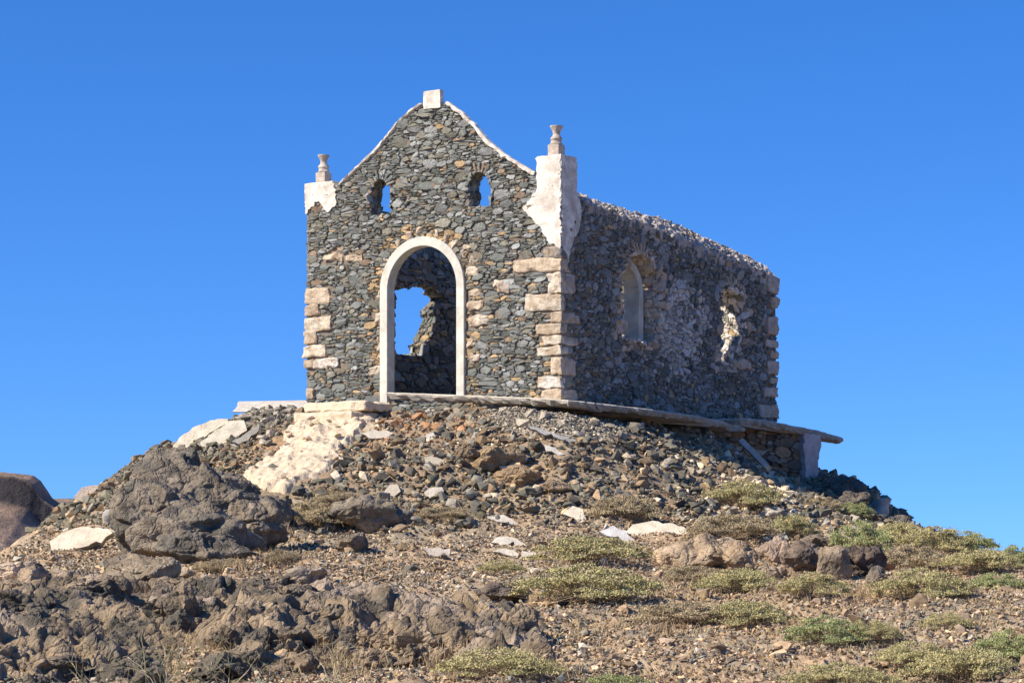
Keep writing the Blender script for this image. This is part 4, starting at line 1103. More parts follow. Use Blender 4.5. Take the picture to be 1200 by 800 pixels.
BL = [
 ([(583, 538, 46, 28, 0, .8)], 'rounded brown and grey boulder below the facade right half', (.22, .18, .13), (.34, .25, .15), .5),
 ([(611, 560, 44, 22, 0, .8)], 'brown rectangular block under the rounded brown boulder', (.24, .19, .13), (.33, .24, .15), .5),
 ([(650, 572, 36, 16, 0, .8)], 'brown-grey boulder right of the rectangular block', (.17, .14, .11), (.25, .19, .13), .4),
 ([(545, 532, 20, 18, 0, .8)], 'small square brown stone left of the rounded boulder', (.16, .13, .10), (.24, .18, .12), .4),
 ([(428, 606, 60, 34, 0, .8), (402, 610, 40, 30, .1, .8), (447, 600, 34, 26, .1, .8)], 'mottled grey boulder half sunk beside dry grass at the slope foot', (.16, .15, .135), (.25, .21, .16), .4),
 ([(415, 637, 34, 24, 0, .8)], 'brown-grey stone in front of the mottled grey boulder', (.16, .14, .12), (.24, .2, .15), .4),
 ([(361, 676, 38, 24, 0, .8)], 'light brown-grey stone perched on the outcrop edge', (.24, .21, .17), (.34, .28, .22), .5),
 ([(164, 672, 50, 30, 0, .8), (190, 663, 44, 30, .1, .8), (143, 668, 40, 36, .0, .8)], 'brown-grey boulder at the foot of the huge boulder', (.14, .125, .10), (.27, .22, .16), .4),
 ([(162, 668, 26, 22, -.5, .8)], 'pale tan chunk leaning on the brown-grey boulder', (.38, .31, .22), (.48, .40, .28), .5),
 ([(208, 671, 32, 16, -.3, .8)], 'pale tan flat stone at the boulder foot above the outcrop', (.36, .30, .21), (.46, .37, .26), .5),
 ([(25, 672, 50, 22, 0, .8), (50, 664, 40, 20, .1, .8)], 'cream weathered rock at the far left edge', (.5, .4, .3), (.62, .5, .38), .5),
 ([(822, 648, 62, 40, 0, .8), (790, 655, 36, 26, 0, .8), (848, 640, 30, 26, .1, .8)], 'orange-brown and pale rock mass in front of the cream slab', (.26, .20, .13), (.40, .31, .22), .55),
 ([(868, 655, 34, 34, 0, .8), (884, 650, 22, 22, .1, .8)], 'brown split rock just right of the orange-brown mass', (.17, .14, .11), (.32, .24, .16), .45),
 ([(908, 648, 30, 28, 0, .8)], 'pinkish brown pointed rock in the right outcrop', (.24, .19, .15), (.34, .26, .20), .5),
 ([(905, 670, 26, 16, -.2, .8)], 'small rounded tan stone in front of the right outcrop', (.36, .27, .18), (.42, .33, .24), .5),
 ([(944, 655, 52, 34, 0, .8)], 'dark rounded boulder in the middle of the right outcrop', (.12, .10, .085), (.20, .155, .12), .35),
 ([(958, 638, 34, 16, .3, .8)], 'dark flat topped boulder behind the middle one', (.12, .10, .085), (.2, .16, .12), .3),
 ([(975, 660, 26, 44, -.1, .8), (985, 645, 22, 28, .1, .8)], 'upright brown-grey rock between the two dark boulders', (.17, .14, .11), (.28, .22, .16), .45),
 ([(1008, 658, 42, 40, 0, .8), (1022, 664, 28, 30, .1, .8)], 'dark brown cracked boulder at the right end of the outcrop', (.10, .08, .07), (.17, .13, .10), .3),
 ([(1028, 678, 22, 18, 0, .8)], 'small grey stone at the foot of the dark cracked boulder', (.15, .14, .125), (.22, .18, .14), .4),
 ([(1034, 663, 24, 14, -.1, .8)], 'small reddish brown stone behind the outcrop end', (.22, .17, .12), (.28, .2, .14), .4),
 ([(593, 697, 46, 24, 0, .8), (614, 702, 36, 18, .1, .8)], 'low dark brown rock hump beside an olive shrub mid ground', (.12, .10, .085), (.18, .145, .115), .4),
 ([(1002, 630, 46, 18, .2, .8)], 'pale grey rounded boulder behind the green shrub', (.32, .29, .25), (.42, .37, .31), .5),
 ([(906, 601, 26, 14, 0, .8)], 'pale squared block on the right slope', (.45, .41, .35), (.55, .50, .42), .5),
 ([(1051, 611, 20, 16, .5, .9)], 'small dark basalt boulder lowest on the right skyline', (.10, .095, .085), (.15, .13, .11), .3),
 ([(988, 575, 40, 26, .4, .9)], 'dark basalt boulder on the skyline nearest the pink plastered pier', (.10, .095, .085), (.15, .13, .11), .3),
 ([(1000, 590, 34, 22, .5, .9)], 'dark basalt boulder on the right skyline behind the column stub', (.10, .095, .085), (.15, .13, .11), .3),
]
for k, (lm, lab, dk, br, mx) in enumerate(BL):
    lump_set('boulder', lm, lab, group='boulders on the mound', dark=dk, brown=br, mix=mx, sub=5, crack=.05 if lm[0][2] > 30 else .03, seed=10 + k)

# bedrock outcrop across the lower left
OUT = [(-5, 715, 150, 60), (70, 700, 170, 60), (150, 712, 120, 70), (205, 722, 70, 80), (245, 715, 70, 70), (290, 700, 90, 50), (330, 715, 100, 60), (60, 745, 190, 60), (20, 775, 130, 50), (150, 760, 120, 44),
       (285, 742, 90, 50), (345, 740, 110, 60), (385, 708, 90, 44), (405, 735, 60, 60), (445, 720, 80, 44), (455, 750, 90, 56), (490, 742, 60, 56), (520, 760, 60, 50), (555, 755, 70, 56), (590, 752, 80, 62), (500, 712, 100, 26),
       (560, 718, 100, 26), (600, 725, 60, 26), (110, 785, 120, 44), (235, 790, 110, 40), (330, 790, 110, 40), (420, 775, 90, 34), (470, 780, 80, 30), (0, 690, 90, 30), (225, 690, 120, 30), (310, 690, 110, 26), (400, 692, 70, 20), (85, 795, 70, 34), (375, 765, 90, 36), (60, 722, 120, 40), (270, 770, 100, 36)]
acc = Acc(); rgo = np.random.default_rng(44); base = hit(250, 740)
for k, (x, y, w, h) in enumerate(OUT):
    for j in range(2):
        xx = x + rgo.normal() * w * .22; yy = y + rgo.normal() * h * .16; ww = w * rgo.uniform(.5, .85); hh_ = h * rgo.uniform(.5, .85)
        g = hit(xx, min(yy + hh_ * .3, 799)); sc = g[1] / F
        half = (ww * sc / 2, ww * sc / 2 * rgo.uniform(.7, 1.1), hh_ * sc * .56)
        v, f = rock(6 if ww > 60 else 5, 2000 + k * 3 + j, half, 20, .02, 0)
        t = rgo.uniform(-.5, .5); c_, s_ = math.cos(t), math.sin(t); v = v @ np.array([[c_, s_, 0], [-s_, c_, 0], [0, 0, 1]])
        tt = rgo.normal() * .18; c_, s_ = math.cos(tt), math.sin(tt); v = v @ np.array([[c_, 0, s_], [0, 1, 0], [-s_, 0, c_]])
        cen = np.array([g[0], g[1] + half[1] * .4, g[2] + half[2] * .35]); nr = v / np.linalg.norm(v, axis=1, keepdims=True)
        v = fracture(v + cen, nr, .22, .045, .075, .014, .005)
        acc.add(v, f, bcol(v, 3 + j, (.115, .102, .083), (.27, .21, .145), .36))
ux = np.arange(-5.2, 1.6, .017); uy = np.arange(19.6, 27.6, .021); UX, UY = np.meshgrid(ux, uy)
ZZ = T(UX, UY); px_, py_ = proj(np.stack([UX, UY, ZZ], -1))
OP = [(-60, 668), (120, 668), (260, 672), (330, 680), (420, 688), (500, 706), (610, 712), (650, 730), (645, 770), (560, 780), (470, 775), (400, 762), (300, 778), (180, 775), (120, 815), (-60, 815)]
ed = edge_dist(OP, np.stack([px_.ravel(), py_.ravel()], 1)).reshape(UX.shape) * np.where(inpoly(px_, py_, OP), 1, -1) / 150.0
q3 = np.stack([UX, UY, 0 * UX], -1).reshape(-1, 3); w3 = q3 + .06 * np.stack([vnoise(q3 * 2.5 + k * 7, k) for k in range(3)], -1); w3[:, 2] = 0
ca_, sa_ = math.cos(.35), math.sin(.35); w3 = w3 @ np.array([[ca_, sa_, 0], [-sa_, ca_, 0], [0, 0, 1.]])
d1, d2, c1_, t1_ = voro(w3 / np.array([.62, .42, 1]), 71, 30.0); e1, e2, c2_, t2_ = voro(w3 / np.array([.20, .15, 1]), 75, 20.0); g1, g2, c3_, t3_ = voro(w3 / .09, 79, 12.0)
hf = c1_ * .19 + t1_ * .10 - .10 * np.exp(-(d2 - d1) / .05) + c2_ * .055 + t2_ * .022 - .02 * np.exp(-(e2 - e1) / .05) + c3_ * .014 + t3_ * .010 + .012 * fbm(q3 * 8, 3, 3) + .022 * (1 - 2 * np.abs(vnoise(w3 * 5.5, 61))) + .012 * (1 - 2 * np.abs(vnoise(w3 * 12.5, 62)))
edk = smooth(-.05, .22, ed + .10 * fbm(q3 * 1.6, 3, 9).reshape(UX.shape))
ZF = ZZ + hf.reshape(UX.shape) * edk - .10 * (1 - edk) + .02
vv = np.stack([UX, UY, ZF], -1).reshape(-1, 3); nxx = len(ux); ii = (np.arange(len(uy) - 1)[:, None] * nxx + np.arange(nxx - 1)[None])[edk[:-1, :-1] > .02]
cbase = bcol(vv, 3, (.115, .102, .083), (.27, .21, .145), .34) * (.85 + .3 * c2_)[:, None]
dust = smooth(.35, .8, fbm(q3 * 1.3 + 4, 3, 49))[:, None] * .6; cbase = cbase * (1 - dust) + np.array([.42, .32, .23]) * dust
acc.add(vv, np.stack([ii, ii + 1, ii + 1 + nxx, ii + nxx], 1), cbase)
oc = build(acc, 'rock_outcrop', M_BOULD, loc=base)
tag(oc, 'long jagged dark brown bedrock outcrop across the lower left foreground', 'rock outcrop')

tick('loose')
# ================================================================== loose rubble
def hull_shapes(n, seed, pts=13):
    rg = np.random.default_rng(seed); out = []
    for i in range(n):
        p = rg.normal(size=(pts, 3)); p /= np.linalg.norm(p, axis=1, keepdims=True); p *= rg.uniform(.75, 1.1, (pts, 1)); p *= np.array([1, rg.uniform(.6, .95), rg.uniform(.4, .75)])
        bm = bmesh.new(); [bm.verts.new(q) for q in p]
        r = bmesh.ops.convex_hull(bm, input=bm.verts); bm.verts.index_update()
        used = sorted({v.index for f in bm.faces for v in f.verts}); mp = {v: i for i, v in enumerate(used)}
        bm.verts.ensure_lookup_table()
        out.append((np.array([bm.verts[u].co[:] for u in used]), np.array([[mp[v.index] for v in f.verts] for f in bm.faces]))); bm.free()
    return out
SH = hull_shapes(28, 3, 14); SHs = hull_shapes(16, 4, 9)
PAL = {
 'slate': (.165, .162, .142), 'dark': (.10, .097, .087), 'brown': (.25, .19, .13), 'grey': (.33, .31, .275), 'pale': (.58, .51, .40), 'rust': (.36, .21, .12), 'tan': (.42, .33, .22), 'green': (.185, .18, .14), 'pink': (.33, .26, .205)}
def gen_rocks(n, xr, yr, dens, smin, smax, powr, seed, zone):
    rg = np.random.default_rng(seed); x = rg.uniform(*xr, n); y = rg.uniform(*yr, n); z = T(x, y)
    px, py = proj(np.stack([x, y, z], -1)); dk = dens(x, y, z, px, py); keep = rg.random(n) < dk
    x, y, z, px, py = x[keep], y[keep], z[keep], px[keep], py[keep]; m = len(x)
    s = smin * (smax / smin) ** (rg.random(m) ** powr)
    col = np.array([np.array(PAL[zone(px[i], py[i], z[i], rg)]) * (1.22 if zone is zone_low else 1.06) * rg.uniform(.5, 1.4) * np.array([1.10, 1.0, .84]) for i in range(m)])
    return x, y, z, s, col, px, py
qb = bl(WD / 2, LN / 2)
def inside_b(x, y, mrg=.1):
    return (np.abs((x - qb[0]) * av[0] + (y - qb[1]) * av[1]) < WD / 2 + mrg) & (np.abs((x - qb[0]) * bv[0] + (y - qb[1]) * bv[1]) < LN / 2 + mrg)
def mound_k(x, y, z): return smooth(.25, .75, z + .25 * vnoise(np.stack([x, y, 0 * x], -1) * .8, 3)) * np.where(inside_b(x, y), 0, 1) * np.where(inpoly(x, y, STEP_BIG), .02, 1)
def zone_mound(px, py, z, rg):
    k = rg.random()
    if 575 < px < 735 and 470 < py < 505 + (px - 575) * .08: return 'grey' if k < .75 else 'slate' if k < .9 else 'pale'
    if 255 < px < 340 and py < 503: return 'grey' if k < .5 else 'slate' if k < .9 else 'pale'
    if 840 < px < 930 and 560 < py < 610: return 'pale' if k < .4 else 'grey' if k < .7 else 'brown'
    if px < 330: return 'green' if k < .35 else 'slate' if k < .6 else 'brown' if k < .8 else 'dark' if k < .88 else 'grey' if k < .95 else 'tan'
    if 430 < px < 560 and py < 525: return 'rust' if k < .25 else 'brown' if k < .5 else 'slate' if k < .8 else 'grey' if k < .92 else 'pale'
    return 'slate' if k < .36 else 'dark' if k < .50 else 'brown' if k < .73 else 'green' if k < .84 else 'grey' if k < .915 else 'tan' if k < .95 else 'pale'
def zone_low(px, py, z, rg):
    k = rg.random()
    if px > 700: return 'brown' if k < .45 else 'pink' if k < .70 else 'grey' if k < .80 else 'tan' if k < .9 else 'slate'
    return 'brown' if k < .35 else 'slate' if k < .55 else 'pink' if k < .70 else 'grey' if k < .85 else 'tan' if k < .93 else 'pale' if k < .96 else 'dark'
def dens_low(x, y, z, px, py):
    return (1 - smooth(.35, .85, z)) * np.where((px > -30) & (px < 1230) & (py < 830), 1, np.where((px > -260) & (px < 1460), .35, .0)) * (.5 + .5 * smooth(-.35, .25, fbm(np.stack([x, y, 0 * x], -1) * .9, 3, 15)))
def fineflag(px, py): return (575 < px) & (px < 735) & (470 < py) & (py < 505 + (px - 575) * .08)
def greyz(px, py): return ((px > 572) & (px < 738) & (py > 468) & (py < 503 + (px - 572) * .07)) | ((px > 262) & (px < 345) & (py > 470) & (py < 503 - (px - 262) * .1))
def dens_m(x, y, z, px, py): return mound_k(x, y, z) * np.where(fineflag(px, py), .1, 1)
def dens_v(x, y, z, px, py): return dens_m(x, y, z, px, py) * (.5 + .5 * smooth(-.4, .2, fbm(np.stack([x, y, z], -1) * 1.1, 3, 29)))
sets = [
 gen_rocks(34000, (-9.5, 9.5), (33, 46), dens_v, .040, .15, 2.1, 101, zone_mound),
 gen_rocks(60000, (-9.5, 9.5), (33, 46), lambda x, y, z, px, py: mound_k(x, y, z), .015, .038, 1.2, 102, zone_mound),
 gen_rocks(60000, (-7, 3.5), (37, 43.5), lambda x, y, z, px, py: np.where(greyz(px, py) & ~inside_b(x, y, .05), 1, 0), .012, .036, 1.4, 105, lambda px, py, z, rg: 'grey' if rg.random() < .6 else ('pale' if rg.random() < .25 else 'slate')),
 gen_rocks(5000, (-9, 9.5), (19, 38), dens_low, .04, .12, 2.3, 103, zone_low),
 gen_rocks(260000, (-8.6, 9.8), (19, 37.5), dens_low, .011, .044, 1.5, 104, zone_low),
]
X = np.concatenate([s[0] for s in sets]); Y = np.concatenate([s[1] for s in sets]); Z = np.concatenate([s[2] for s in sets]); S = np.concatenate([s[3] for s in sets]); Cc = np.concatenate([s[4] for s in sets])
PX = np.concatenate([s[5] for s in sets]); PY = np.concatenate([s[6] for s in sets])
NR = len(X); print('rocks', NR)
kp = np.ones(NR, bool)
for q in SLXY: kp &= ~(inpoly(X, Y, grow(q, .03)) & (S > .045))
X, Y, Z, S, Cc, PX, PY = X[kp], Y[kp], Z[kp], S[kp], Cc[kp], PX[kp], PY[kp]; NR = len(X)
# euler rotation matrices
rg = np.random.default_rng(55); a = rg.uniform(0, 2 * np.pi, NR); b = rg.normal(size=NR) * .45; c = rg.normal(size=NR) * .45
ca, sa, cb, sb_, cc_, sc_ = np.cos(a), np.sin(a), np.cos(b), np.sin(b), np.cos(c), np.sin(c); O = np.zeros(NR); I = np.ones(NR)
Rz = np.stack([ca, -sa, O, sa, ca, O, O, O, I], 1).reshape(-1, 3, 3); Rx = np.stack([I, O, O, O, cb, -sb_, O, sb_, cb], 1).reshape(-1, 3, 3); Ry = np.stack([cc_, O, sc_, O, I, O, -sc_, O, cc_], 1).reshape(-1, 3, 3)
RM = Rz @ Rx @ Ry
sink = S * rg.uniform(.05, .5, NR) + .012 * (S < .04)
sid_ = rg.integers(0, 28, NR); big = S > .04
vis = (PX > 10) & (PX < 1190) & (PY > 470) & (PY < 795) & (Y < 43.5)
score = np.where(vis, S / Y, 0); order = np.argsort(-score); top300 = order[:296]
ismass = np.ones(NR, bool); ismass[top300] = False
def mass(sel, name, shapes):
    acc = Acc()
    for k in range(len(shapes)):
        ix = np.nonzero(sel & (sid_ % len(shapes) == k))[0]
        if not len(ix): continue
        v, f = shapes[k]; n = len(v)
        W = np.einsum('rij,nj->rni', RM[ix], v) * S[ix, None, None] + np.stack([X[ix], Y[ix], Z[ix] + sink[ix]], 1)[:, None]
        jj = (np.arange(len(ix)) * n)[:, None, None]
        acc.add(W.reshape(-1, 3), (f[None] + jj).reshape(-1, 3), np.repeat(Cc[ix], n, 0))
    return build(acc, name, M_ROCK)
tag(mass(ismass & (Z > .5) & (S > .02), 'rubble', SH), 'dense loose basalt rubble covering the slopes of the mound', 'rubble', kind='stuff')
tag(mass(ismass & ~((Z > .5) & (S > .02)), 'gravel', SHs), 'brown and grey gravel strewn over the lower ground', 'gravel', kind='stuff')
# the rocks one can pick out, each its own object; the mesh of a shape is refined by bevelled noise
RV = {}
def where_txt(px, py, z):
    if py < 505: return 'close under the chapel base'
    if px < 140: return 'on the far left slope'
    if px < 345 and py < 640: return 'around the huge boulder'
    if py < 600: return ('left of the doorway line' if px < 495 else 'below the facade' if px < 660 else 'below the terrace ledge' if px < 860 else 'on the right shoulder') + ' on the rubble slope'
    if py < 660: return 'at the foot of the slope ' + ('left' if px < 420 else 'centre' if px < 760 else 'right')
    return 'on the gravel foreground ' + ('left' if px < 420 else 'centre' if px < 800 else 'right')
def col_txt(c):
    s = c.sum() / 3; w = c[0] / max(c[2], 1e-3)
    if s > .34: return 'pale cream'
    if w > 2.4: return 'rusty brown'
    if w > 1.7: return 'tan' if s > .2 else 'brown'
    if s < .09: return 'very dark'
    if s > .19: return 'light grey'
    return 'slate grey'
for n_, i in enumerate(top300):
    k = int(sid_[i]) % 14; v0, f0 = SH[k]
    key = k
    vv, ff = SH[int(sid_[i]) % 28]; W = (RM[i] @ vv.T).T * S[i] * 1.0
    p = np.array([X[i], Y[i], Z[i] + sink[i]]); acc = Acc(); acc.add(W + p, ff, Cc[i])
    o = build(acc, 'rubble_rock', M_ROCK, loc=p)
    size = 'large' if S[i] > .13 else 'medium' if S[i] > .085 else 'small'
    tag(o, f'{size} {col_txt(Cc[i])} angular rock {where_txt(PX[i], PY[i], Z[i])}', 'rock', 'loose rocks lying on the mound')

tick('shrubs')
# ================================================================== shrubs
def shrub_mesh(seed, cols, nleaf=19000, leaf=.0135, clumps=70):
    rg = np.random.default_rng(seed); acc = Acc()
    c = []
    for i in range(clumps):
        r = math.sqrt(rg.random()) * .82; t = rg.uniform(0, 2 * math.pi); h = (1 - r * r) * rg.uniform(.30, .85)
        c.append((r * math.cos(t), r * math.sin(t), h, rg.uniform(.07, .20)))
    c = np.array(c); ix = rg.integers(0, clumps, nleaf); d = rg.normal(size=(nleaf, 3)); d /= np.linalg.norm(d, axis=1, keepdims=True); d[:, 2] = np.abs(d[:, 2]) * .9 - .15
    rr = rg.uniform(.3, 1.0, nleaf) ** .6 * (1 + .45 * np.abs(rg.normal(size=nleaf)) * (rg.random(nleaf) < .35))
    p = c[ix, :3] + d * (c[ix, 3] * rr)[:, None]; p[:, 2] = np.maximum(p[:, 2], .02)
    # leaf quads
    u = rg.normal(size=(nleaf, 3)); u /= np.linalg.norm(u, axis=1, keepdims=True); w = np.cross(u, rg.normal(size=(nleaf, 3))); w /= np.linalg.norm(w, axis=1, keepdims=True)
    s = leaf * rg.uniform(.7, 1.6, nleaf)[:, None]
    sc = np.array([1, 1, 2.2])     # z gets scaled down on the object
    V = np.stack([p - u * s * sc, p + w * s * .45 * sc, p + u * s * sc, p - w * s * .45 * sc], 1).reshape(-1, 3)
    f = np.arange(nleaf * 4).reshape(-1, 4)
    cl = np.array(cols); ci = cl[(rg.random(nleaf) ** 1.2 * len(cl)).astype(int)] * rg.uniform(.7, 1.3, (nleaf, 1)) * np.interp(rg.random(clumps), [0, 1], [.85, 1.15])[ix][:, None]
    acc.add(V, f, np.repeat(ci, 4, 0))
    tw = Acc()
    for i in range(240):
        j = rg.integers(clumps); e = c[j, :3] + rg.normal(size=3) * c[j, 3] * .75; e[2] = abs(e[2]) * 1.08; b0 = np.array([rg.normal() * .2, rg.normal() * .2, 0]); mid = (b0 + e) / 2 + rg.normal(size=3) * .07; wd = .005
        pts = [b0, mid, e]
        for q in range(2):
            a_, b_ = pts[q], pts[q + 1]; n = np.cross(b_ - a_, rg.normal(size=3)); n /= np.linalg.norm(n)
            m = np.cross(b_ - a_, n); m /= np.linalg.norm(m); w0 = wd * (1.2 - .45 * q); w1 = wd * (.75 - .5 * q)
            V = [a_ + n * w0, a_ + m * w0 * .9 - n * w0 * .5, a_ - m * w0 * .9 - n * w0 * .5, b_ + n * w1, b_ + m * w1 * .9 - n * w1 * .5, b_ - m * w1 * .9 - n * w1 * .5]
            tw.add(V, [(0, 1, 4, 3), (1, 2, 5, 4), (2, 0, 3, 5)], np.array([.34, .25, .15]) * rg.uniform(.7, 1.2))
    return acc, tw
OLV = [(.44, .39, .175), (.48, .42, .19), (.38, .35, .155), (.52, .41, .21)]
GRN = [(.31, .34, .13), (.26, .30, .11), (.38, .38, .17), (.44, .40, .19)]
TNB = [(.46, .35, .20), (.40, .30, .17), (.50, .40, .25), (.36, .31, .17)]
PRO = {}
for nm, cols in (('olive', OLV), ('green', GRN), ('tan', TNB)):
    for k in range(3):
        a1_, t1_ = shrub_mesh(600 + k * 7 + len(nm), cols)
        o = build(a1_, 'shrub', M_LEAF); t = build(t1_, 'stem', M_TWIG, o); PRO[nm, k] = (o, t); 
SB = [  # px, base py, width px, height px, kind, label
 (732, 612, 78, 32, 'tan', 'yellowish dry shrub on dark rubble above the pale cream slab'),
 (690, 663, 130, 36, 'olive', 'long low olive shrub right of the split flat slabs'),
 (872, 598, 78, 32, 'olive', 'olive shrub high on the right slope below the ledge'),
 (858, 634, 95, 32, 'tan', 'dry tan-green shrub just above the orange-brown rock mass'),
 (925, 634, 62, 30, 'olive', 'round olive shrub above the pinkish pointed rock'),
 (1008, 654, 76, 40, 'green', 'bright green shrub behind the dark cracked boulder'),
 (1000, 610, 46, 20, 'green', 'small green shrub near the short column stub'),
 (965, 600, 40, 16, 'tan', 'small dry shrub on the pale rubble of the right slope'),
 (688, 708, 150, 42, 'olive', 'widest olive shrub in the middle ground beside the low rock hump'),
 (812, 686, 70, 24, 'tan', 'brownish dry shrub below the orange-brown rock mass'),
 (866, 698, 92, 32, 'olive', 'olive shrub below the split brown rock'),
 (953, 702, 74, 28, 'olive', 'olive shrub below the dark rounded outcrop boulder'),
 (802, 735, 110, 30, 'tan', 'tan shrub left of the pair in the lower right middle ground'),
 (876, 738, 95, 36, 'olive', 'olive shrub right of the pair in the lower right middle ground'),
 (968, 758, 85, 34, 'green', 'greenish shrub on the gravel of the lower right, larger of two touching'),
 (1022, 754, 62, 26, 'olive', 'smaller olive shrub touching the greenish one on its right'),
 (1050, 640, 66, 28, 'olive', 'olive shrub at the end of the right skyline rocks'),
 (1095, 650, 84, 30, 'olive', 'olive shrub on the right skyline between two others'),
 (1130, 650, 72, 26, 'green', 'dark green shrub topping the right skyline'),
 (1072, 672, 80, 30, 'tan', 'tan shrub right of the dark cracked boulder'),
 (1082, 704, 104, 36, 'olive', 'olive shrub on the right below the tan one'),
 (1165, 694, 64, 22, 'green', 'low light green shrub near the right edge'),
 (1150, 672, 90, 28, 'olive', 'olive shrub right edge under the skyline shrub'),
 (1190, 668, 60, 26, 'green', 'green shrub cut by the right edge below the horizon'),
 (590, 806, 135, 36, 'olive', 'pale olive shrub at the bottom edge, left of two'),
 (722, 806, 105, 30, 'green', 'pale green shrub at the bottom edge, right of two'),
 (985, 808, 120, 34, 'olive', 'olive shrub at the bottom edge right of centre'),
 (1068, 784, 84, 32, 'olive', 'olive shrub above the bottom edge near the right corner'),
 (1130, 800, 120, 44, 'olive', 'broad olive shrub in the lower right corner'),
 (1180, 776, 80, 36, 'green', 'green shrub at the right edge above the corner'),
 (590, 674, 50, 18, 'olive', 'small olive tuft below the squarish pale slab'),
 (368, 620, 70, 30, 'tan', 'straw coloured dry shrub right of the huge boulder'),
 (330, 664, 44, 20, 'tan', 'small reddish dry shrub above the outcrop'),
 (520, 612, 60, 18, 'tan', 'low straw coloured shrub in the middle of the slope foot'),
 (262, 672, 60, 14, 'tan', 'flat rusty dry shrub at the foot of the huge boulder'),
 (395, 595, 50, 18, 'tan', 'dry straw tuft above the mottled grey boulder'),
 (1110, 740, 60, 20, 'olive', 'small olive shrub alone on right gravel'),
]
used = {}
for k, (x, y, w, h, kind, lab) in enumerate(SB):
    v = k % 3; fo, st = PRO[kind, v]
    if (kind, v) in used: fo2 = fo.copy(); COL.objects.link(fo2); st2 = st.copy(); COL.objects.link(st2); st2.parent = fo2
    else: fo2, st2 = fo, st; used[kind, v] = 1
    yy = min(y - 4, 799); g = hit(x, yy)
    if y > 800: g = P(x, y, 19.6); g[2] = float(T(g[0], g[1]))
    sc = g[1] / F; r = w * sc / 2 * 1.38
    fo2.location = (g[0], g[1], g[2] - .02); fo2.scale = (r, r * .8, h * sc * 1.12); fo2.rotation_euler = (0, 0, (k * 1.7) % 6.28 if abs(w / h) < 2.4 else ((k % 2) * math.pi))
    tag(fo2, lab, 'shrub', 'low dry shrubs on the slope')
for key, (o, t) in PRO.items():
    if key not in used: bpy.data.objects.remove(t); bpy.data.objects.remove(o)

# dry grass in the hollows
def grass(name, spots, cols, n, hmax, seed, label, rough=1):
    rg = np.random.default_rng(seed); acc = Acc()
    for (x, y, w, h) in spots:
        for i in range(n):
            xx = x + rg.normal() * w * .3; yy = y + rg.normal() * h * .3; g = None
            if i % 14 == 0: base = hit(xx, min(max(yy, 478), 799))
            g = base + np.array([rg.normal() * .10, rg.normal() * .12, 0]); 
            H = hmax * rg.uniform(.3, 1); lean = rg.normal(size=2) * H * .5; wd = .0035
            t = rg.uniform(0, math.pi); e = np.array([math.cos(t), math.sin(t), 0]) * wd
            top = g + np.array([lean[0], lean[1], H]); mid = g + np.array([lean[0] * .35, lean[1] * .35, H * .55])
            acc.add([g - e, g + e, mid + e * .7, mid - e * .7, top], [(0, 1, 2, 3), (3, 2, 4)], np.array(cols[rg.integers(len(cols))]) * rg.uniform(.7, 1.25))
    tag(build(acc, name, M_TWIG), label, 'grass', kind='stuff')
grass('dry_grass', [(370, 610, 80, 26), (345, 618, 60, 20), (430, 592, 60, 14), (520, 605, 60, 14), (270, 668, 80, 12), (330, 655, 40, 16), (390, 770, 80, 30), (500, 785, 120, 20), (540, 770, 60, 20), (150, 745, 80, 20), (240, 760, 100, 20), (440, 775, 90, 24),
      (650, 655, 70, 14), (800, 690, 100, 14), (1020, 700, 60, 12), (760, 740, 90, 14), (640, 790, 60, 14), (200, 790, 120, 16), (330, 785, 100, 20)], [(.42, .30, .16), (.50, .38, .22), (.34, .22, .11)], 240, .16, 5, 'straw coloured dry grass growing between the rocks')

rgq = np.random.default_rng(4)
grass('grass_tufts', [(rgq.uniform(640, 1195), rgq.uniform(640, 797), 26, 5) for _ in range(90)], [(.46, .37, .20), (.40, .34, .17), (.50, .40, .25)], 42, .07, 18, 'small yellowish grass tufts scattered over the right gravel')
grass('dead_litter', [(x, min(y - 3, 797), w * 1.25, h * .35) for x, y, w, h, k_, l_ in SB], [(.40, .29, .17), (.46, .34, .20), (.33, .24, .15)], 130, .075, 8, 'low dead brown stems and litter around the shrubs')
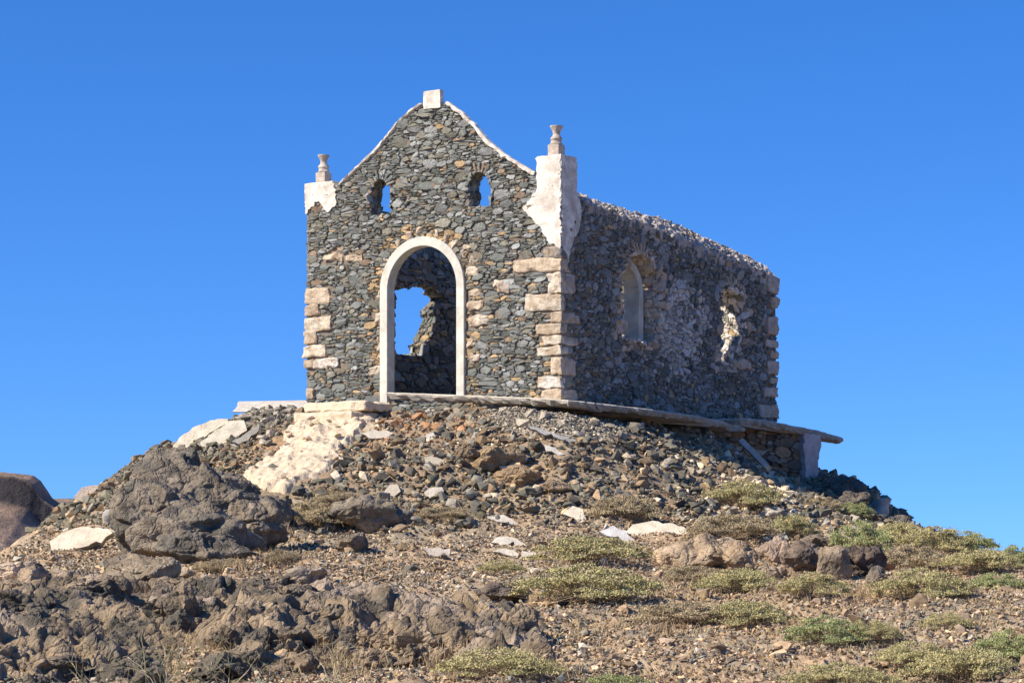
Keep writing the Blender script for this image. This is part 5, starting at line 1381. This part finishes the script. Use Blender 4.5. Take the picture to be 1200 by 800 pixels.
# leafless bush in the foreground
def bush(px, py, H, n, seed, col, label, spread=.6, d=None):
    rg = np.random.default_rng(seed); acc = Acc()
    g = P(px, py, d); g[2] = float(T(g[0], g[1]))
    def seg(a, b, w0, w1):
        n_ = np.cross(b - a, rg.normal(size=3)); n_ /= np.linalg.norm(n_); m = np.cross(b - a, n_); m /= np.linalg.norm(m)
        V = [a + n_ * w0, a + m * w0 * .87 - n_ * w0 * .5, a - m * w0 * .87 - n_ * w0 * .5, b + n_ * w1, b + m * w1 * .87 - n_ * w1 * .5, b - m * w1 * .87 - n_ * w1 * .5]
        acc.add(V, [(0, 1, 4, 3), (1, 2, 5, 4), (2, 0, 3, 5)], np.array(col[rg.integers(len(col))]) * rg.uniform(.75, 1.2))
    def grow_(p, dr, L, w, lev):
        k = 5
        for i in range(k):
            dr = dr + rg.normal(size=3) * .22; dr[2] += .03; dr /= np.linalg.norm(dr); q = p + dr * L / k; seg(p, q, w * (1 - i / k * .5), w * (1 - (i + 1) / k * .5)); p = q
            if lev < 2 and rg.random() < .6: 
                d2 = dr + rg.normal(size=3) * .6; d2 /= np.linalg.norm(d2); grow_(p, d2, L * .5, w * .5, lev + 1)
    for i in range(n):
        dr = np.array([rg.normal() * spread, rg.normal() * spread, 1.0]); dr /= np.linalg.norm(dr)
        grow_(g + np.array([rg.normal() * .06, rg.normal() * .06, -.02]), dr, H * rg.uniform(.5, 1), .0045, 0)
    o = build(acc, 'leafless_bush', M_TWIG, loc=g); tag(o, label, 'bush', 'leafless bushes in the foreground')
bush(195, 812, .62, 16, 1, [(.20, .22, .10), (.42, .34, .24), (.30, .27, .14)], 'spindly grey-green leafless bush in the lower left foreground', d=18.8)
bush(265, 815, .55, 14, 2, [(.18, .21, .09), (.42, .34, .22)], 'thin leafless bush left of centre at the bottom edge', d=18.8)
bush(398, 812, .42, 10, 3, [(.34, .27, .14), (.42, .34, .22)], 'small straw coloured twiggy bush below the outcrop', d=18.9)
bush(110, 812, .45, 8, 4, [(.40, .32, .22), (.25, .23, .12)], 'sparse pale twigs at the lower left corner', spread=.8, d=18.7)

for o in bpy.data.objects:
    if '_w' in o: del o['_w']
